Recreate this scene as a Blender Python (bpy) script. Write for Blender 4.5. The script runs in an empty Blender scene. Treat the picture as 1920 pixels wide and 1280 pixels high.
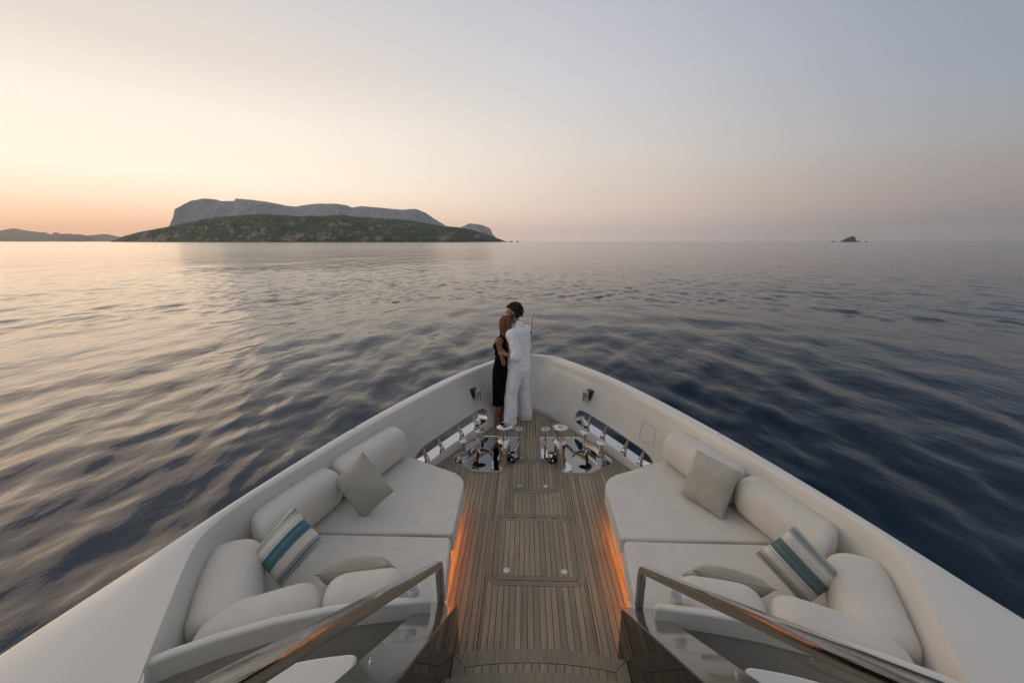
import bpy, bmesh, math, random
import numpy as np
from mathutils import Vector, Matrix, noise as mnoise

random.seed(7)
SC = bpy.context.scene
COL = SC.collection
R = math.radians
PI = math.pi

# ------------------------------------------------------------------ camera
cam_d = bpy.data.cameras.new('camera')
cam_d.sensor_width = 36.0
cam_d.lens = 14.0
cam_d.clip_start = 0.05
cam_d.clip_end = 120000
cam = bpy.data.objects.new('camera', cam_d)
cam.location = (-0.105, 0, 2.65)
cam.rotation_euler = (R(90 - 14.1), 0, R(1.85))
COL.objects.link(cam)
SC.camera = cam

# ------------------------------------------------------------------ sky
SUN_AZ = -64.0      # degrees, clockwise from the bow (+y); the sun has just touched the horizon to the left
SUN_EL = 2.0
def lin(c):
    return tuple(((v / 255) / 12.92 if v / 255 <= 0.04045 else ((v / 255 + 0.055) / 1.055) ** 2.4) for v in c) + (1,)
world = bpy.data.worlds.new('World')
SC.world = world
world.use_nodes = True
wt = world.node_tree
for n in list(wt.nodes): wt.nodes.remove(n)
def wn(t, **k):
    n = wt.nodes.new(t)
    for a, b in k.items(): setattr(n, a, b)
    return n
w_out = wn('ShaderNodeOutputWorld'); w_bg = wn('ShaderNodeBackground')
tc = wn('ShaderNodeTexCoord')
sep = wn('ShaderNodeSeparateXYZ'); wt.links.new(tc.outputs['Generated'], sep.inputs[0])
cmb = wn('ShaderNodeCombineXYZ')
wt.links.new(sep.outputs[0], cmb.inputs[0]); wt.links.new(sep.outputs[1], cmb.inputs[1])
nrm = wn('ShaderNodeVectorMath', operation='NORMALIZE'); wt.links.new(cmb.outputs[0], nrm.inputs[0])
dot = wn('ShaderNodeVectorMath', operation='DOT_PRODUCT'); wt.links.new(nrm.outputs[0], dot.inputs[0])
dot.inputs[1].default_value = (math.sin(R(SUN_AZ)), math.cos(R(SUN_AZ)), 0)
def wramp(stops, gain=1.0):
    r = wn('ShaderNodeValToRGB'); cr = r.color_ramp
    cr.interpolation = 'EASE'
    cr.interpolation = 'LINEAR'
    while len(cr.elements) < len(stops): cr.elements.new(0.5)
    for e, (p, c) in zip(cr.elements, stops):
        q = lin(c); e.position = p; e.color = (q[0] * gain, q[1] * gain, q[2] * gain, 1)
    wt.links.new(sep.outputs[2], r.inputs[0])
    return r
rA = wramp([(0, (255, 190, 156)), (.02, (255, 196, 157)), (.045, (255, 211, 176)), (.075, (255, 228, 199)), (.117, (255, 239, 218)), (.224, (242, 231, 216)), (.32, (219, 208, 197)), (.5, (190, 190, 196)), (1, (169, 168, 173))], 1.17)
rB = wramp([(0, (220, 203, 199)), (.03, (221, 201, 191)), (.075, (226, 206, 190)), (.18, (223, 212, 202)), (.33, (204, 203, 207)), (.446, (189, 190, 199)), (.65, (168, 176, 191)), (1, (169, 168, 173))], 1.06)
rC = wramp([(0, (118, 124, 131)), (.03, (134, 130, 134)), (.075, (152, 141, 142)), (.12, (156, 151, 150)), (.17, (155, 158, 164)), (.25, (147, 157, 172)), (.4, (134, 146, 166)), (1, (169, 168, 173))], .99)
def wmap(a, b):
    m = wn('ShaderNodeMapRange', interpolation_type='SMOOTHERSTEP')
    m.interpolation_type = 'SMOOTHSTEP'
    wt.links.new(dot.outputs['Value'], m.inputs[0])
    m.inputs[1].default_value = a; m.inputs[2].default_value = b
    return m
mAB = wmap(.26, .985); mBC = wmap(-.55, .50)
def wmix(f, a, b):
    m = wn('ShaderNodeMix', data_type='RGBA')
    if isinstance(f, float): m.inputs[0].default_value = f
    else: wt.links.new(f, m.inputs[0])
    wt.links.new(a, m.inputs[6]); wt.links.new(b, m.inputs[7])
    return m.outputs[2]
s1 = wmix(mBC.outputs[0], rC.outputs[0], rB.outputs[0])
s2 = wmix(mAB.outputs[0], s1, rA.outputs[0])
# very faint stretched cirrus near the horizon
mp = wn('ShaderNodeMapping'); mp.inputs['Scale'].default_value = (1.6, 1.6, 42)
wt.links.new(tc.outputs['Generated'], mp.inputs[0])
cn = wn('ShaderNodeTexNoise'); cn.inputs['Scale'].default_value = 1.3; cn.inputs['Detail'].default_value = 4
wt.links.new(mp.outputs[0], cn.inputs[0])
cmr = wn('ShaderNodeMapRange'); wt.links.new(cn.outputs[0], cmr.inputs[0])
cmr.inputs[1].default_value = .35; cmr.inputs[2].default_value = .75
cmr.inputs[3].default_value = 1.004; cmr.inputs[4].default_value = .990
cmul = wn('ShaderNodeVectorMath', operation='SCALE'); wt.links.new(s2, cmul.inputs[0]); wt.links.new(cmr.outputs[0], cmul.inputs['Scale'])
sky = wn('ShaderNodeTexSky', sky_type='NISHITA'); sky.sun_disc = False
sky.sun_elevation = R(SUN_EL); sky.sun_rotation = R(SUN_AZ)
skys = wn('ShaderNodeVectorMath', operation='SCALE'); wt.links.new(sky.outputs[0], skys.inputs[0]); skys.inputs['Scale'].default_value = .05
s3 = wmix(.06, cmul.outputs[0], skys.outputs[0])
wt.links.new(s3, w_bg.inputs[0]); w_bg.inputs[1].default_value = 1.0
wt.links.new(w_bg.outputs[0], w_out.inputs[0])

sun_d = bpy.data.lights.new('sun', 'SUN')
sun_d.energy = 0.46; sun_d.angle = R(60); sun_d.color = (1, .66, .39)   # broad afterglow where the sun has just set
sun = bpy.data.objects.new('sun', sun_d); COL.objects.link(sun)
SUN_L = SUN_AZ - 3      # the afterglow's centre of brightness lies a little outside the frame
sv = Vector((math.sin(R(SUN_L)) * math.cos(R(SUN_EL + 9)), math.cos(R(SUN_L)) * math.cos(R(SUN_EL + 9)), math.sin(R(SUN_EL + 9))))
sun.rotation_euler = sv.to_track_quat('Z', 'Y').to_euler()

SC.view_settings.view_transform = 'Standard'
SC.view_settings.look = 'None'
SC.view_settings.exposure = 0.09
SC.view_settings.gamma = 1
SC.cycles.max_bounces = 8
SC.cycles.volume_bounces = 0
SC.cycles.use_denoising = True

# ------------------------------------------------------------------ materials
def mat(name, base, rough=.5, metal=0, coat=0, **kw):
    m = bpy.data.materials.new(name); m.use_nodes = True
    b = m.node_tree.nodes['Principled BSDF']
    b.inputs['Base Color'].default_value = tuple(base) + (1,)
    b.inputs['Roughness'].default_value = rough
    b.inputs['Metallic'].default_value = metal
    b.inputs['Coat Weight'].default_value = coat
    b.inputs['Coat Roughness'].default_value = .05
    for k, v in kw.items(): b.inputs[k].default_value = v
    return m
def nt(m): return m.node_tree.nodes, m.node_tree.links, m.node_tree.nodes['Principled BSDF']
def tex_noise(m, scale, detail=3, coord='Object', stretch=(1, 1, 1), rough=.5):
    N, L, b = nt(m)
    t = N.new('ShaderNodeTexCoord'); p = N.new('ShaderNodeMapping'); p.inputs['Scale'].default_value = stretch
    n = N.new('ShaderNodeTexNoise'); n.inputs['Scale'].default_value = scale; n.inputs['Detail'].default_value = detail
    n.inputs['Roughness'].default_value = rough
    L.new(t.outputs[coord], p.inputs[0]); L.new(p.outputs[0], n.inputs[0])
    return n.outputs[0]
def ramp(m, fac, stops, interp='LINEAR'):
    N, L, b = nt(m)
    r = N.new('ShaderNodeValToRGB'); cr = r.color_ramp; cr.interpolation = interp
    while len(cr.elements) < len(stops): cr.elements.new(.5)
    for e, (p, c) in zip(cr.elements, stops):
        e.position = p; e.color = (tuple(c) + (1,)) if not isinstance(c, (int, float)) else (c, c, c, 1)
    L.new(fac, r.inputs[0]); return r.outputs[0]
def mul(m, a, b_):
    N, L, b = nt(m)
    x = N.new('ShaderNodeMix'); x.data_type = 'RGBA'; x.blend_type = 'MULTIPLY'; x.inputs[0].default_value = 1
    for s, i in ((a, 6), (b_, 7)):
        if isinstance(s, tuple): x.inputs[i].default_value = s + (1,)
        else: L.new(s, x.inputs[i])
    return x.outputs[2]
def bump(m, h, strength, dist, prev=None):
    N, L, b = nt(m)
    x = N.new('ShaderNodeBump'); x.inputs['Strength'].default_value = strength; x.inputs['Distance'].default_value = dist
    L.new(h, x.inputs['Height'])
    if prev: L.new(prev, x.inputs['Normal'])
    L.new(x.outputs[0], b.inputs['Normal']); return x.outputs[0]
def to_base(m, o): nt(m)[1].new(o, nt(m)[2].inputs['Base Color'])

GEL = mat('white_gelcoat', (.70, .69, .66), .30, coat=.4)
gn = tex_noise(GEL, 1.3, 5, stretch=(1, 1, 1)); to_base(GEL, ramp(GEL, gn, [(.3, (.635, .612, .55)), (.7, (.68, .655, .595))]))
bump(GEL, tex_noise(GEL, 260, 2), .12, .0006)
GEL2 = mat('antiskid_gelcoat', (.66, .65, .62), .6)
bump(GEL2, tex_noise(GEL2, 420, 2), .35, .0008)
HULLP = mat('white_hull_paint', (.74, .74, .73), .2, coat=.5)
DARKL = mat('dark_gloss_lacquer', (.006, .0045, .004), .05, **{'Specular IOR Level': .42})
bump(DARKL, tex_noise(DARKL, 3.0, 1), .03, .003)
GREYL = mat('grey_metallic_lacquer', (.12, .12, .11), .14, metal=.55, coat=1.0)
bump(GREYL, tex_noise(GREYL, 2.2, 1), .05, .004)
STEEL = mat('polished_stainless_steel', (.62, .60, .57), .09, metal=1)
bump(STEEL, tex_noise(STEEL, 14, 2), .06, .002)
PLATE = mat('mirror_stainless_plate', (.62, .62, .62), .05, metal=1)
bump(PLATE, tex_noise(PLATE, 7, 2), .10, .004)
BRUSH = mat('satin_stainless_steel', (.66, .65, .63), .22, metal=1)
BLACKP = mat('black_plastic', (.012, .014, .018), .35)
BLACKR = mat('black_hose_rubber', (.01, .01, .011), .45)
HOLE = mat('painted_hole_shade', (.004, .004, .004), .9)  # near-black colour stands in for the shade down the chain hole
CHAINR = mat('red_painted_chain', (.22, .012, .008), .45)
cn_ = tex_noise(CHAINR, 30, 3); to_base(CHAINR, ramp(CHAINR, cn_, [(.3, (.10, .006, .005)), (.7, (.30, .02, .012))]))
SEAM = mat('grey_panel_seam', (.30, .29, .26), .6)
CAULK = mat('black_deck_caulking', (.012, .012, .011), .6)

def teak(name, c0, c1, c2):
    m = mat(name, c1, .62)
    N, L, b = nt(m)
    oi = N.new('ShaderNodeObjectInfo')
    r = ramp(m, oi.outputs['Random'], [(0, c0), (.35, c1), (.7, c2), (1, c1)])
    t = N.new('ShaderNodeTexCoord'); p = N.new('ShaderNodeMapping'); p.inputs['Scale'].default_value = (90, 3.5, 20)
    ad = N.new('ShaderNodeVectorMath'); ad.operation = 'ADD'
    sc = N.new('ShaderNodeVectorMath'); sc.operation = 'SCALE'; sc.inputs['Scale'].default_value = 31
    cb = N.new('ShaderNodeCombineXYZ')
    for i in range(3): L.new(oi.outputs['Random'], cb.inputs[i])
    L.new(cb.outputs[0], sc.inputs[0]); L.new(t.outputs['Object'], p.inputs[0]); L.new(p.outputs[0], ad.inputs[0]); L.new(sc.outputs[0], ad.inputs[1])
    n = N.new('ShaderNodeTexNoise'); n.inputs['Scale'].default_value = 1; n.inputs['Detail'].default_value = 5; n.inputs['Roughness'].default_value = .65
    L.new(ad.outputs[0], n.inputs[0])
    g = ramp(m, n.outputs[0], [(.25, .68), (.5, 1.0), (.75, 1.22)])
    n2 = tex_noise(m, 2.2, 4); g2 = ramp(m, n2, [(.3, .84), (.7, 1.12)])
    to_base(m, mul(m, mul(m, r, g), g2))
    bump(m, n.outputs[0], .25, .0012)
    rr = ramp(m, n2, [(.3, .5), (.7, .72)]); L.new(rr, b.inputs['Roughness'])
    return m
TEAK = teak('weathered_teak', (.235, .205, .142), (.30, .25, .170), (.365, .29, .195))
TEAKB = teak('teak_border_board', (.215, .185, .130), (.245, .205, .145), (.275, .23, .16))

def fabric(name, c, wsc=520, bs=.4, wr=.6, mott=.09):
    m = mat(name, c, .9)
    m.node_tree.nodes['Principled BSDF'].inputs['Sheen Weight'].default_value = .25
    n = tex_noise(m, 6, 5); d = 1 - mott
    to_base(m, mul(m, ramp(m, n, [(.3, d), (.7, 1.0)]), tuple(c)))
    w = tex_noise(m, wsc, 1)
    b1 = bump(m, w, bs, .0008)
    n3 = tex_noise(m, 5.5, 3, stretch=(1, .6, 1)); bump(m, n3, wr, .012, b1)
    return m
PAD = fabric('beige_seat_fabric', (.66, .62, .545))
BOL = fabric('beige_bolster_fabric', (.65, .61, .535), wr=.28)
LINEN = fabric('white_linen', (.90, .88, .89), 700, .3, .2, .03)
GREYF = fabric('grey_woven_fabric', (.42, .40, .34), 380, .9, .25, .12)
def waffle(name, c):
    m = fabric(name, c, 300, .8, .2, .1)
    N, L, b = nt(m)
    t = N.new('ShaderNodeTexCoord'); v = N.new('ShaderNodeTexVoronoi'); v.inputs['Scale'].default_value = 150; v.inputs['Randomness'].default_value = .35
    L.new(t.outputs['Object'], v.inputs['Vector'])
    bump(m, v.outputs['Distance'], .8, .003)
    old = b.inputs['Base Color'].links[0].from_socket
    to_base(m, mul(m, old, ramp(m, v.outputs['Distance'], [(0, .72), (.6, 1.08)])))
    return m
KNIT = waffle('taupe_waffle_knit', (.40, .36, .285))
BLACKD = mat('black_jersey', (.003, .003, .0033), .9, **{'Specular IOR Level': .12})
SKINM = mat('tanned_skin', (.34, .165, .095), .5, **{'Subsurface Weight': .08})
SKINW = mat('deep_tanned_skin', (.26, .105, .05), .48, **{'Subsurface Weight': .08})
HAIRM = mat('dark_brown_hair', (.018, .011, .007), .55)
HAIRW = mat('auburn_hair', (.20, .075, .025), .42)
hn = tex_noise(HAIRW, 60, 3, stretch=(1, 1, .12)); to_base(HAIRW, ramp(HAIRW, hn, [(.3, (.05, .018, .008)), (.55, (.20, .078, .028)), (.8, (.46, .22, .09))]))
bump(HAIRW, hn, .6, .006)
bump(HAIRM, tex_noise(HAIRM, 70, 3), .6, .006)
CERAM = mat('white_glazed_plastic', (.78, .78, .79), .22)
FLAGM = mat('blue_flag_cloth', (.05, .09, .33), .8)
LED = mat('amber_led_strip', (1, .4, .1), .5)
b_ = LED.node_tree.nodes['Principled BSDF']; b_.inputs['Emission Color'].default_value = (1, .30, .055, 1); b_.inputs['Emission Strength'].default_value = 28

# ------------------------------------------------------------------ helpers
def obj(name, bm, m, parent=None, smooth=True, angle=35):
    me = bpy.data.meshes.new(name)
    bm.to_mesh(me); bm.free()
    return objm(name, me, m, parent, smooth, angle)
def objm(name, me, m, parent=None, smooth=True, angle=35):
    if m is not None: me.materials.append(m)
    if smooth:
        me.shade_smooth()
        if angle: me.set_sharp_from_angle(angle=R(angle))
    o = bpy.data.objects.new(name, me); COL.objects.link(o)
    if parent: o.parent = parent
    return o
def thing(name, label, cat, group=None):
    o = bpy.data.objects.new(name, None); COL.objects.link(o)
    o['label'] = label; o['category'] = cat
    if group: o['group'] = group
    return o
def tag(o, label, cat, group=None):
    o['label'] = label; o['category'] = cat
    if group: o['group'] = group
    return o
def set_base(root, loc):
    """move a thing's Empty to its base, keeping its parts where they are"""
    v = Vector(loc)
    root.location = v
    for c in root.children:
        c.data.transform(Matrix.Translation(-v)) if c.data.users == 1 else None
def BM(): return bmesh.new()
def mirror(bm, s):
    if s < 0:
        for v in bm.verts: v.co.x = -v.co.x
        bmesh.ops.reverse_faces(bm, faces=bm.faces[:])
    return bm
def prism(bm, pts, z0, z1):
    a = [bm.verts.new((x, y, z0)) for x, y in pts]; b = [bm.verts.new((x, y, z1)) for x, y in pts]
    n = len(pts)
    f = [bm.faces.new(b), bm.faces.new(a[::-1])]
    for i in range(n): f.append(bm.faces.new((a[i], a[(i + 1) % n], b[(i + 1) % n], b[i])))
    bmesh.ops.recalc_face_normals(bm, faces=f)
    return f
def box(bm, x0, x1, y0, y1, z0, z1): return prism(bm, [(x0, y0), (x1, y0), (x1, y1), (x0, y1)], z0, z1)
def frame_to(p, d):
    d = Vector(d).normalized()
    q = d.to_track_quat('Z', 'Y')
    return Matrix.Translation(Vector(p)) @ q.to_matrix().to_4x4()
def lathe(bm, prof, M=None, seg=24, cap=True):
    M = M or Matrix.Identity(4)
    rings = []
    for r, z in prof:
        rings.append([bm.verts.new(M @ Vector((r * math.cos(2 * PI * i / seg), r * math.sin(2 * PI * i / seg), z))) for i in range(seg)])
    for a, b in zip(rings, rings[1:]):
        for i in range(seg): bm.faces.new((a[i], a[(i + 1) % seg], b[(i + 1) % seg], b[i]))
    if cap:
        bm.faces.new(rings[0][::-1]); bm.faces.new(rings[-1])
    return rings
def tube(bm, pts, r, seg=10, closed=False, rr=None, sq=0):
    """round (or rounded square, sq>0) tube along points"""
    P = [Vector(p) for p in pts]; n = len(P)
    rings = []; up = None
    for i, p in enumerate(P):
        if closed: d = (P[(i + 1) % n] - P[i - 1]).normalized()
        else: d = (P[min(i + 1, n - 1)] - P[max(i - 1, 0)]).normalized()
        if up is None:
            up = Vector((1, 0, 0)) if abs(d.x) < .9 else Vector((0, 0, 1))
        x = (up - d * up.dot(d)).normalized(); y = d.cross(x); up = x
        rad = rr[i] if rr else r
        ring = []
        for k in range(seg):
            a = 2 * PI * (k + .5) / seg
            c, s = math.cos(a), math.sin(a)
            q = 1.0
            if sq: q = (abs(c) ** sq + abs(s) ** sq) ** (-1 / sq)
            ring.append(bm.verts.new(p + (x * c + y * s) * rad * q))
        rings.append(ring)
    for i in range(n if closed else n - 1):
        a = rings[i]; b = rings[(i + 1) % n]
        for k in range(seg): bm.faces.new((a[k], a[(k + 1) % seg], b[(k + 1) % seg], b[k]))
    if not closed:
        bm.faces.new(rings[0][::-1]); bm.faces.new(rings[-1])
    return rings
def capsule(bm, p0, p1, r0, r1, seg=12):
    p0, p1 = Vector(p0), Vector(p1); d = p1 - p0; L = max(d.length, 1e-4)
    M = frame_to(p0, d if d.length > 1e-4 else (0, 0, 1))
    prof = []
    for i in range(5): a = PI / 2 * i / 4; prof.append((max(r0 * math.sin(a), .0004), -r0 * math.cos(a)))
    for i in range(5): a = PI / 2 * i / 4; prof.append((max(r1 * math.cos(a), .0004), L + r1 * math.sin(a)))
    lathe(bm, prof, M, seg)
def ellipsoid(bm, c, r, rot=None, seg=16):
    M = Matrix.Translation(Vector(c)) @ (rot.to_4x4() if rot else Matrix.Identity(4)) @ Matrix.Diagonal((*r, 1))
    lathe(bm, [(max(math.sin(PI * i / 10), .003), -math.cos(PI * i / 10)) for i in range(11)], M, seg)
def remeshed(name, bm, m, voxel=.006, smooth=4, parent=None, disp=None):
    """fuse the shapes in bm into one continuous skin"""
    me = bpy.data.meshes.new(name); bm.to_mesh(me); bm.free()
    o = bpy.data.objects.new(name, me); COL.objects.link(o)
    md = o.modifiers.new('r', 'REMESH'); md.mode = 'VOXEL'; md.voxel_size = voxel
    if smooth:
        s = o.modifiers.new('s', 'SMOOTH'); s.iterations = smooth; s.factor = .5
    dg = bpy.context.evaluated_depsgraph_get()
    me2 = bpy.data.meshes.new_from_object(o.evaluated_get(dg))
    bpy.data.objects.remove(o); bpy.data.meshes.remove(me)
    me2.name = name
    if disp:
        n = len(me2.vertices); co = np.empty(n * 3, 'f'); no = np.empty(n * 3, 'f')
        me2.vertices.foreach_get('co', co); me2.vertices.foreach_get('normal', no)
        co = co.reshape(-1, 3); no = no.reshape(-1, 3)
        d = np.array([disp(Vector(c), Vector(k)) for c, k in zip(co.tolist(), no.tolist())], 'f')
        co += no * d[:, None]
        me2.vertices.foreach_set('co', co.ravel()); me2.update()
    return objm(name, me2, m, parent, True, None)
def fold(freq, amp, stretch=(1, 1, 1), seed=0):
    def f(c, n):
        v = Vector((c.x * stretch[0] * freq + seed, c.y * stretch[1] * freq, c.z * stretch[2] * freq))
        a = mnoise.noise(v); b = mnoise.noise(v * 2.3)
        return amp * (1 - abs(a) * 2.2) * .7 + amp * .3 * b
    return f

# ------------------------------------------------------------------ plan curves of the yacht's bow (half, starboard side)
OUT = [(0, 6.37), (.13, 6.355), (.27, 6.31), (.39, 6.25), (.59, 6.01), (.78, 5.74), (1.10, 5.26), (1.45, 4.54), (1.80, 3.67), (2.07, 2.85), (2.35, 1.80), (2.49, 1.30), (2.62, .6), (2.72, -.3), (2.80, -3)]
RID = [(0, 6.30), (.12, 6.285), (.25, 6.24), (.37, 6.16), (.56, 5.89), (.93, 5.32), (1.36, 4.42), (1.72, 3.58), (2.01, 2.73), (2.15, 2.32), (2.155, 2.08), (2.10, 1.93), (1.79, 1.335), (1.66, 1.10), (1.5, .7)]
LOW = [(0, 6.28), (.12, 6.265), (.24, 6.21), (.355, 6.12), (.54, 5.85), (.90, 5.30), (1.33, 4.40), (1.68, 3.58), (1.98, 2.73), (2.12, 2.34), (2.13, 2.12), (2.08, 1.96), (1.84, 1.49), (1.76, 1.30), (1.70, 1.0)]
FOOT = [(0, 5.95), (.10, 5.92), (.19, 5.84), (.40, 5.63), (.54, 5.41), (.82, 4.94), (1.09, 4.47), (1.18, 4.31), (1.60, 3.55), (1.86, 2.8), (2.00, 2.35), (2.01, 2.1), (1.97, 1.95), (1.78, 1.5), (1.6, 1.1), (1.5, .7)]
CEN = (0, 3.5)
def smooth_curve(pts, it=2):
    P = [tuple(p) for p in pts]
    P = [(-P[1][0], P[1][1])] + P
    for _ in range(it):
        Q = [P[0]]
        for a, b in zip(P, P[1:]):
            Q.append((a[0] * .75 + b[0] * .25, a[1] * .75 + b[1] * .25)); Q.append((a[0] * .25 + b[0] * .75, a[1] * .25 + b[1] * .75))
        Q.append(P[-1]); P = Q
    return P
def rayhit(poly, phi):
    dx, dy = math.sin(phi), math.cos(phi); best = None
    for (ax, ay), (bx, by) in zip(poly, poly[1:]):
        ax -= CEN[0]; ay -= CEN[1]; bx -= CEN[0]; by -= CEN[1]
        ex, ey = bx - ax, by - ay
        det = -dx * ey + dy * ex
        if abs(det) < 1e-12: continue
        t = (-ax * ey + ay * ex) / det
        s = (dx * ay - dy * ax) / det
        if t > 0 and -1e-6 <= s <= 1 + 1e-6 and (best is None or t > best): best = t
    return None if best is None else (CEN[0] + best * dx, CEN[1] + best * dy)
OUTs, RIDs, LOWs, FOOTs = [smooth_curve(c) for c in (OUT, RID, LOW, FOOT)]
PHIS = [R(a) for a in np.concatenate([np.linspace(0, 30, 22), np.linspace(32, 150, 60)])]
def at_phi(poly, phi):
    p = rayhit(poly, phi)
    while p is None:
        phi -= .01; p = rayhit(poly, phi)
    return p

# ------------------------------------------------------------------ the yacht
yacht = thing('yacht', 'white motor yacht bow with teak foredeck, high curved bulwark and built-in side seating', 'yacht')
yacht.location = (0, 0, 0)

def wall_pt(phi, z, s=1):
    f = at_phi(FOOTs, phi); l = at_phi(LOWs, phi); k = z / .69
    return Vector((s * (f[0] * (1 - k) + l[0] * k), f[1] * (1 - k) + l[1] * k, z))
def wall_xy(y, z, s=1):
    lo, hi = 0.0, 2.2
    for _ in range(40):
        m_ = (lo + hi) / 2
        if wall_pt(m_, z).y > y: lo = m_
        else: hi = m_
    return wall_pt(lo, z, s)
# bulwark: one closed shell (inner wall, chamfer, cap, flared hull side)
def bulwark_sections():
    secs = []
    for phi in PHIS:
        f, l, r, o = [at_phi(c, phi) for c in (FOOTs, LOWs, RIDs, OUTs)]
        secs.append((phi, f, l, r, o))
    return secs
SECS = bulwark_sections()
def build_bulwark():
    bm = BM(); rows = []
    full = [(-1, s) for s in SECS[:0:-1]] + [(1, s) for s in SECS]
    for sg, (phi, f, l, r, o) in full:
        def q(p, z): return Vector((sg * p[0], p[1], z))
        mid = lambda a, b, k: (a[0] * (1 - k) + b[0] * k, a[1] * (1 - k) + b[1] * k)
        wv = min(1, max(0, (3.9 - l[1]) / .9)); wv = wv * wv * (3 - 2 * wv)
        def outw(p, a):
            t_ = (p[0] + .125 * math.sin(a), p[1] + .125 * math.cos(a)); u_ = mid(o, f, .12)
            return (t_[0] * (1 - wv) + u_[0] * wv, t_[1] * (1 - wv) + u_[1] * wv)
        sec = [q(f, -.14), q(f, -.02), q(f, .06), q(mid(f, l, .3), .207), q(mid(f, l, .62), .43), q(mid(f, l, .94), .65), q(mid(f, l, .985), .682),
               q(mid(l, r, .12), .70), q(mid(l, r, .5), .762), q(mid(l, r, .88), .822), q(mid(r, l, -.03), .832),
               q(mid(r, o, .12), .838), q(mid(r, o, .5), .846), q(mid(r, o, .9), .841), q(mid(r, o, .985), .832), q(o, .81),
               q(mid(o, f, .05), .74), q(outw(mid(f, l, .65), phi), .45), q(outw(mid(f, l, .145), phi), .1), q(outw(f, phi), -.14)]
        rows.append([bm.verts.new(v) for v in sec])
    n = len(rows[0])
    for a, b in zip(rows, rows[1:]):
        for i in range(n): bm.faces.new((a[i], b[i], b[(i + 1) % n], a[(i + 1) % n]))
    bm.faces.new(rows[0]); bm.faces.new(rows[-1][::-1])
    bmesh.ops.recalc_face_normals(bm, faces=bm.faces[:])
    return bm
bulwark = obj('bulwark', build_bulwark(), GEL, yacht, True, 28)
# fairlead slots cut through the bulwark
def slot_outline(s):
    """corners of the slot in the wall's own (phi, z) surface, rounded"""
    c = [(1.158, .245), (1.157, .180), (1.06, .090), (.345, .125), (.330, .150), (.352, .318), (1.075, .296)]
    pts = []
    n = len(c)
    for i in range(n):
        a, b, d = c[i - 1], c[i], c[(i + 1) % n]
        for t in (.0, .5, 1.0):
            k = .10 if abs(a[0] - b[0]) > .3 else .35
            k2 = .10 if abs(d[0] - b[0]) > .3 else .35
            p = (b[0] + (a[0] - b[0]) * k, b[1] + (a[1] - b[1]) * k); q = (b[0] + (d[0] - b[0]) * k2, b[1] + (d[1] - b[1]) * k2)
            u = (1 - t) ** 2; v = 2 * t * (1 - t); w = t * t
            pts.append((p[0] * u + b[0] * v + q[0] * w, p[1] * u + b[1] * v + q[1] * w))
    # subdivide the long sides so they follow the wall's curve
    out = []
    for i, p in enumerate(pts):
        q = pts[(i + 1) % len(pts)]
        k = max(1, int(abs(p[0] - q[0]) / .06))
        for j in range(k): out.append((p[0] + (q[0] - p[0]) * j / k, p[1] + (q[1] - p[1]) * j / k))
    return out
def slot_dir(s): return Vector((s * .86, .44, .0)).normalized()
for s in (-1, 1):
    ol = [wall_pt(p, z, s) for p, z in slot_outline(s)]
    d = slot_dir(s)
    bm = BM()
    a = [bm.verts.new(p - d * .25) for p in ol]; b = [bm.verts.new(p + d * .75) for p in ol]
    n = len(a)
    bm.faces.new(a); bm.faces.new(b[::-1])
    for i in range(n): bm.faces.new((a[i], b[i], b[(i + 1) % n], a[(i + 1) % n]))
    bmesh.ops.recalc_face_normals(bm, faces=bm.faces[:])
    me = bpy.data.meshes.new('cut'); bm.to_mesh(me); bm.free()
    co = bpy.data.objects.new('cut', me); COL.objects.link(co)
    md = bulwark.modifiers.new('b', 'BOOLEAN'); md.operation = 'DIFFERENCE'; md.object = co; md.solver = 'EXACT'
    dg = bpy.context.evaluated_depsgraph_get()
    new = bpy.data.meshes.new_from_object(bulwark.evaluated_get(dg))
    bulwark.modifiers.clear(); old = bulwark.data; bulwark.data = new; bpy.data.meshes.remove(old)
    bpy.data.objects.remove(co); bpy.data.meshes.remove(me)
bulwark.data.shade_smooth(); bulwark.data.set_sharp_from_angle(angle=R(28))

# hull below the deck
def build_hull():
    bm = BM(); rows = []
    full = [(-1, s) for s in SECS[:0:-1]] + [(1, s) for s in SECS]
    for sg, (phi, f, l, r, o) in full:
        sec = []
        wv = min(1, max(0, (3.9 - l[1]) / .9)); wv = wv * wv * (3 - 2 * wv)
        hx = (f[0] + .120 * math.sin(phi)) * (1 - wv) + (o[0] * .88 + f[0] * .12) * .99 * wv
        hy = (f[1] + .120 * math.cos(phi)) * (1 - wv) + (o[1] * .88 + f[1] * .12) * wv
        for k, z in ((.0, -.10), (.10, -.9), (.21, -1.7), (.33, -2.5), (.40, -3.0), (.47, -3.7)):
            sec.append(bm.verts.new((sg * hx * (1 - k), CEN[1] + (hy - CEN[1]) * (1 - k * .45), z)))
        rows.append(sec)
    for a, b in zip(rows, rows[1:]):
        for i in range(len(a) - 1): bm.faces.new((a[i], b[i], b[i + 1], a[i + 1]))
    bmesh.ops.recalc_face_normals(bm, faces=bm.faces[:])
    return bm
obj('hull', build_hull(), HULLP, yacht, True, 40)
# cap seams
for s in (-1, 1):
    bm = BM()
    a = rayhit(OUTs, 1.494 if False else math.atan2(1.86, .02)); 
    pO = Vector((1.845, 3.55, .846)); pR = Vector((1.715, 3.58, .834)); pL = Vector((1.665, 3.60, .693))
    pts = [Vector((1.832, 3.565, .838)), Vector((1.80, 3.58, .8485)), Vector((1.735, 3.60, .8385)), Vector((1.712, 3.61, .8215)), Vector((1.672, 3.62, .70))]
    tube(bm, pts, .0022, 6)
    obj('cap_seam', mirror(bm, s), SEAM, yacht)
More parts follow.
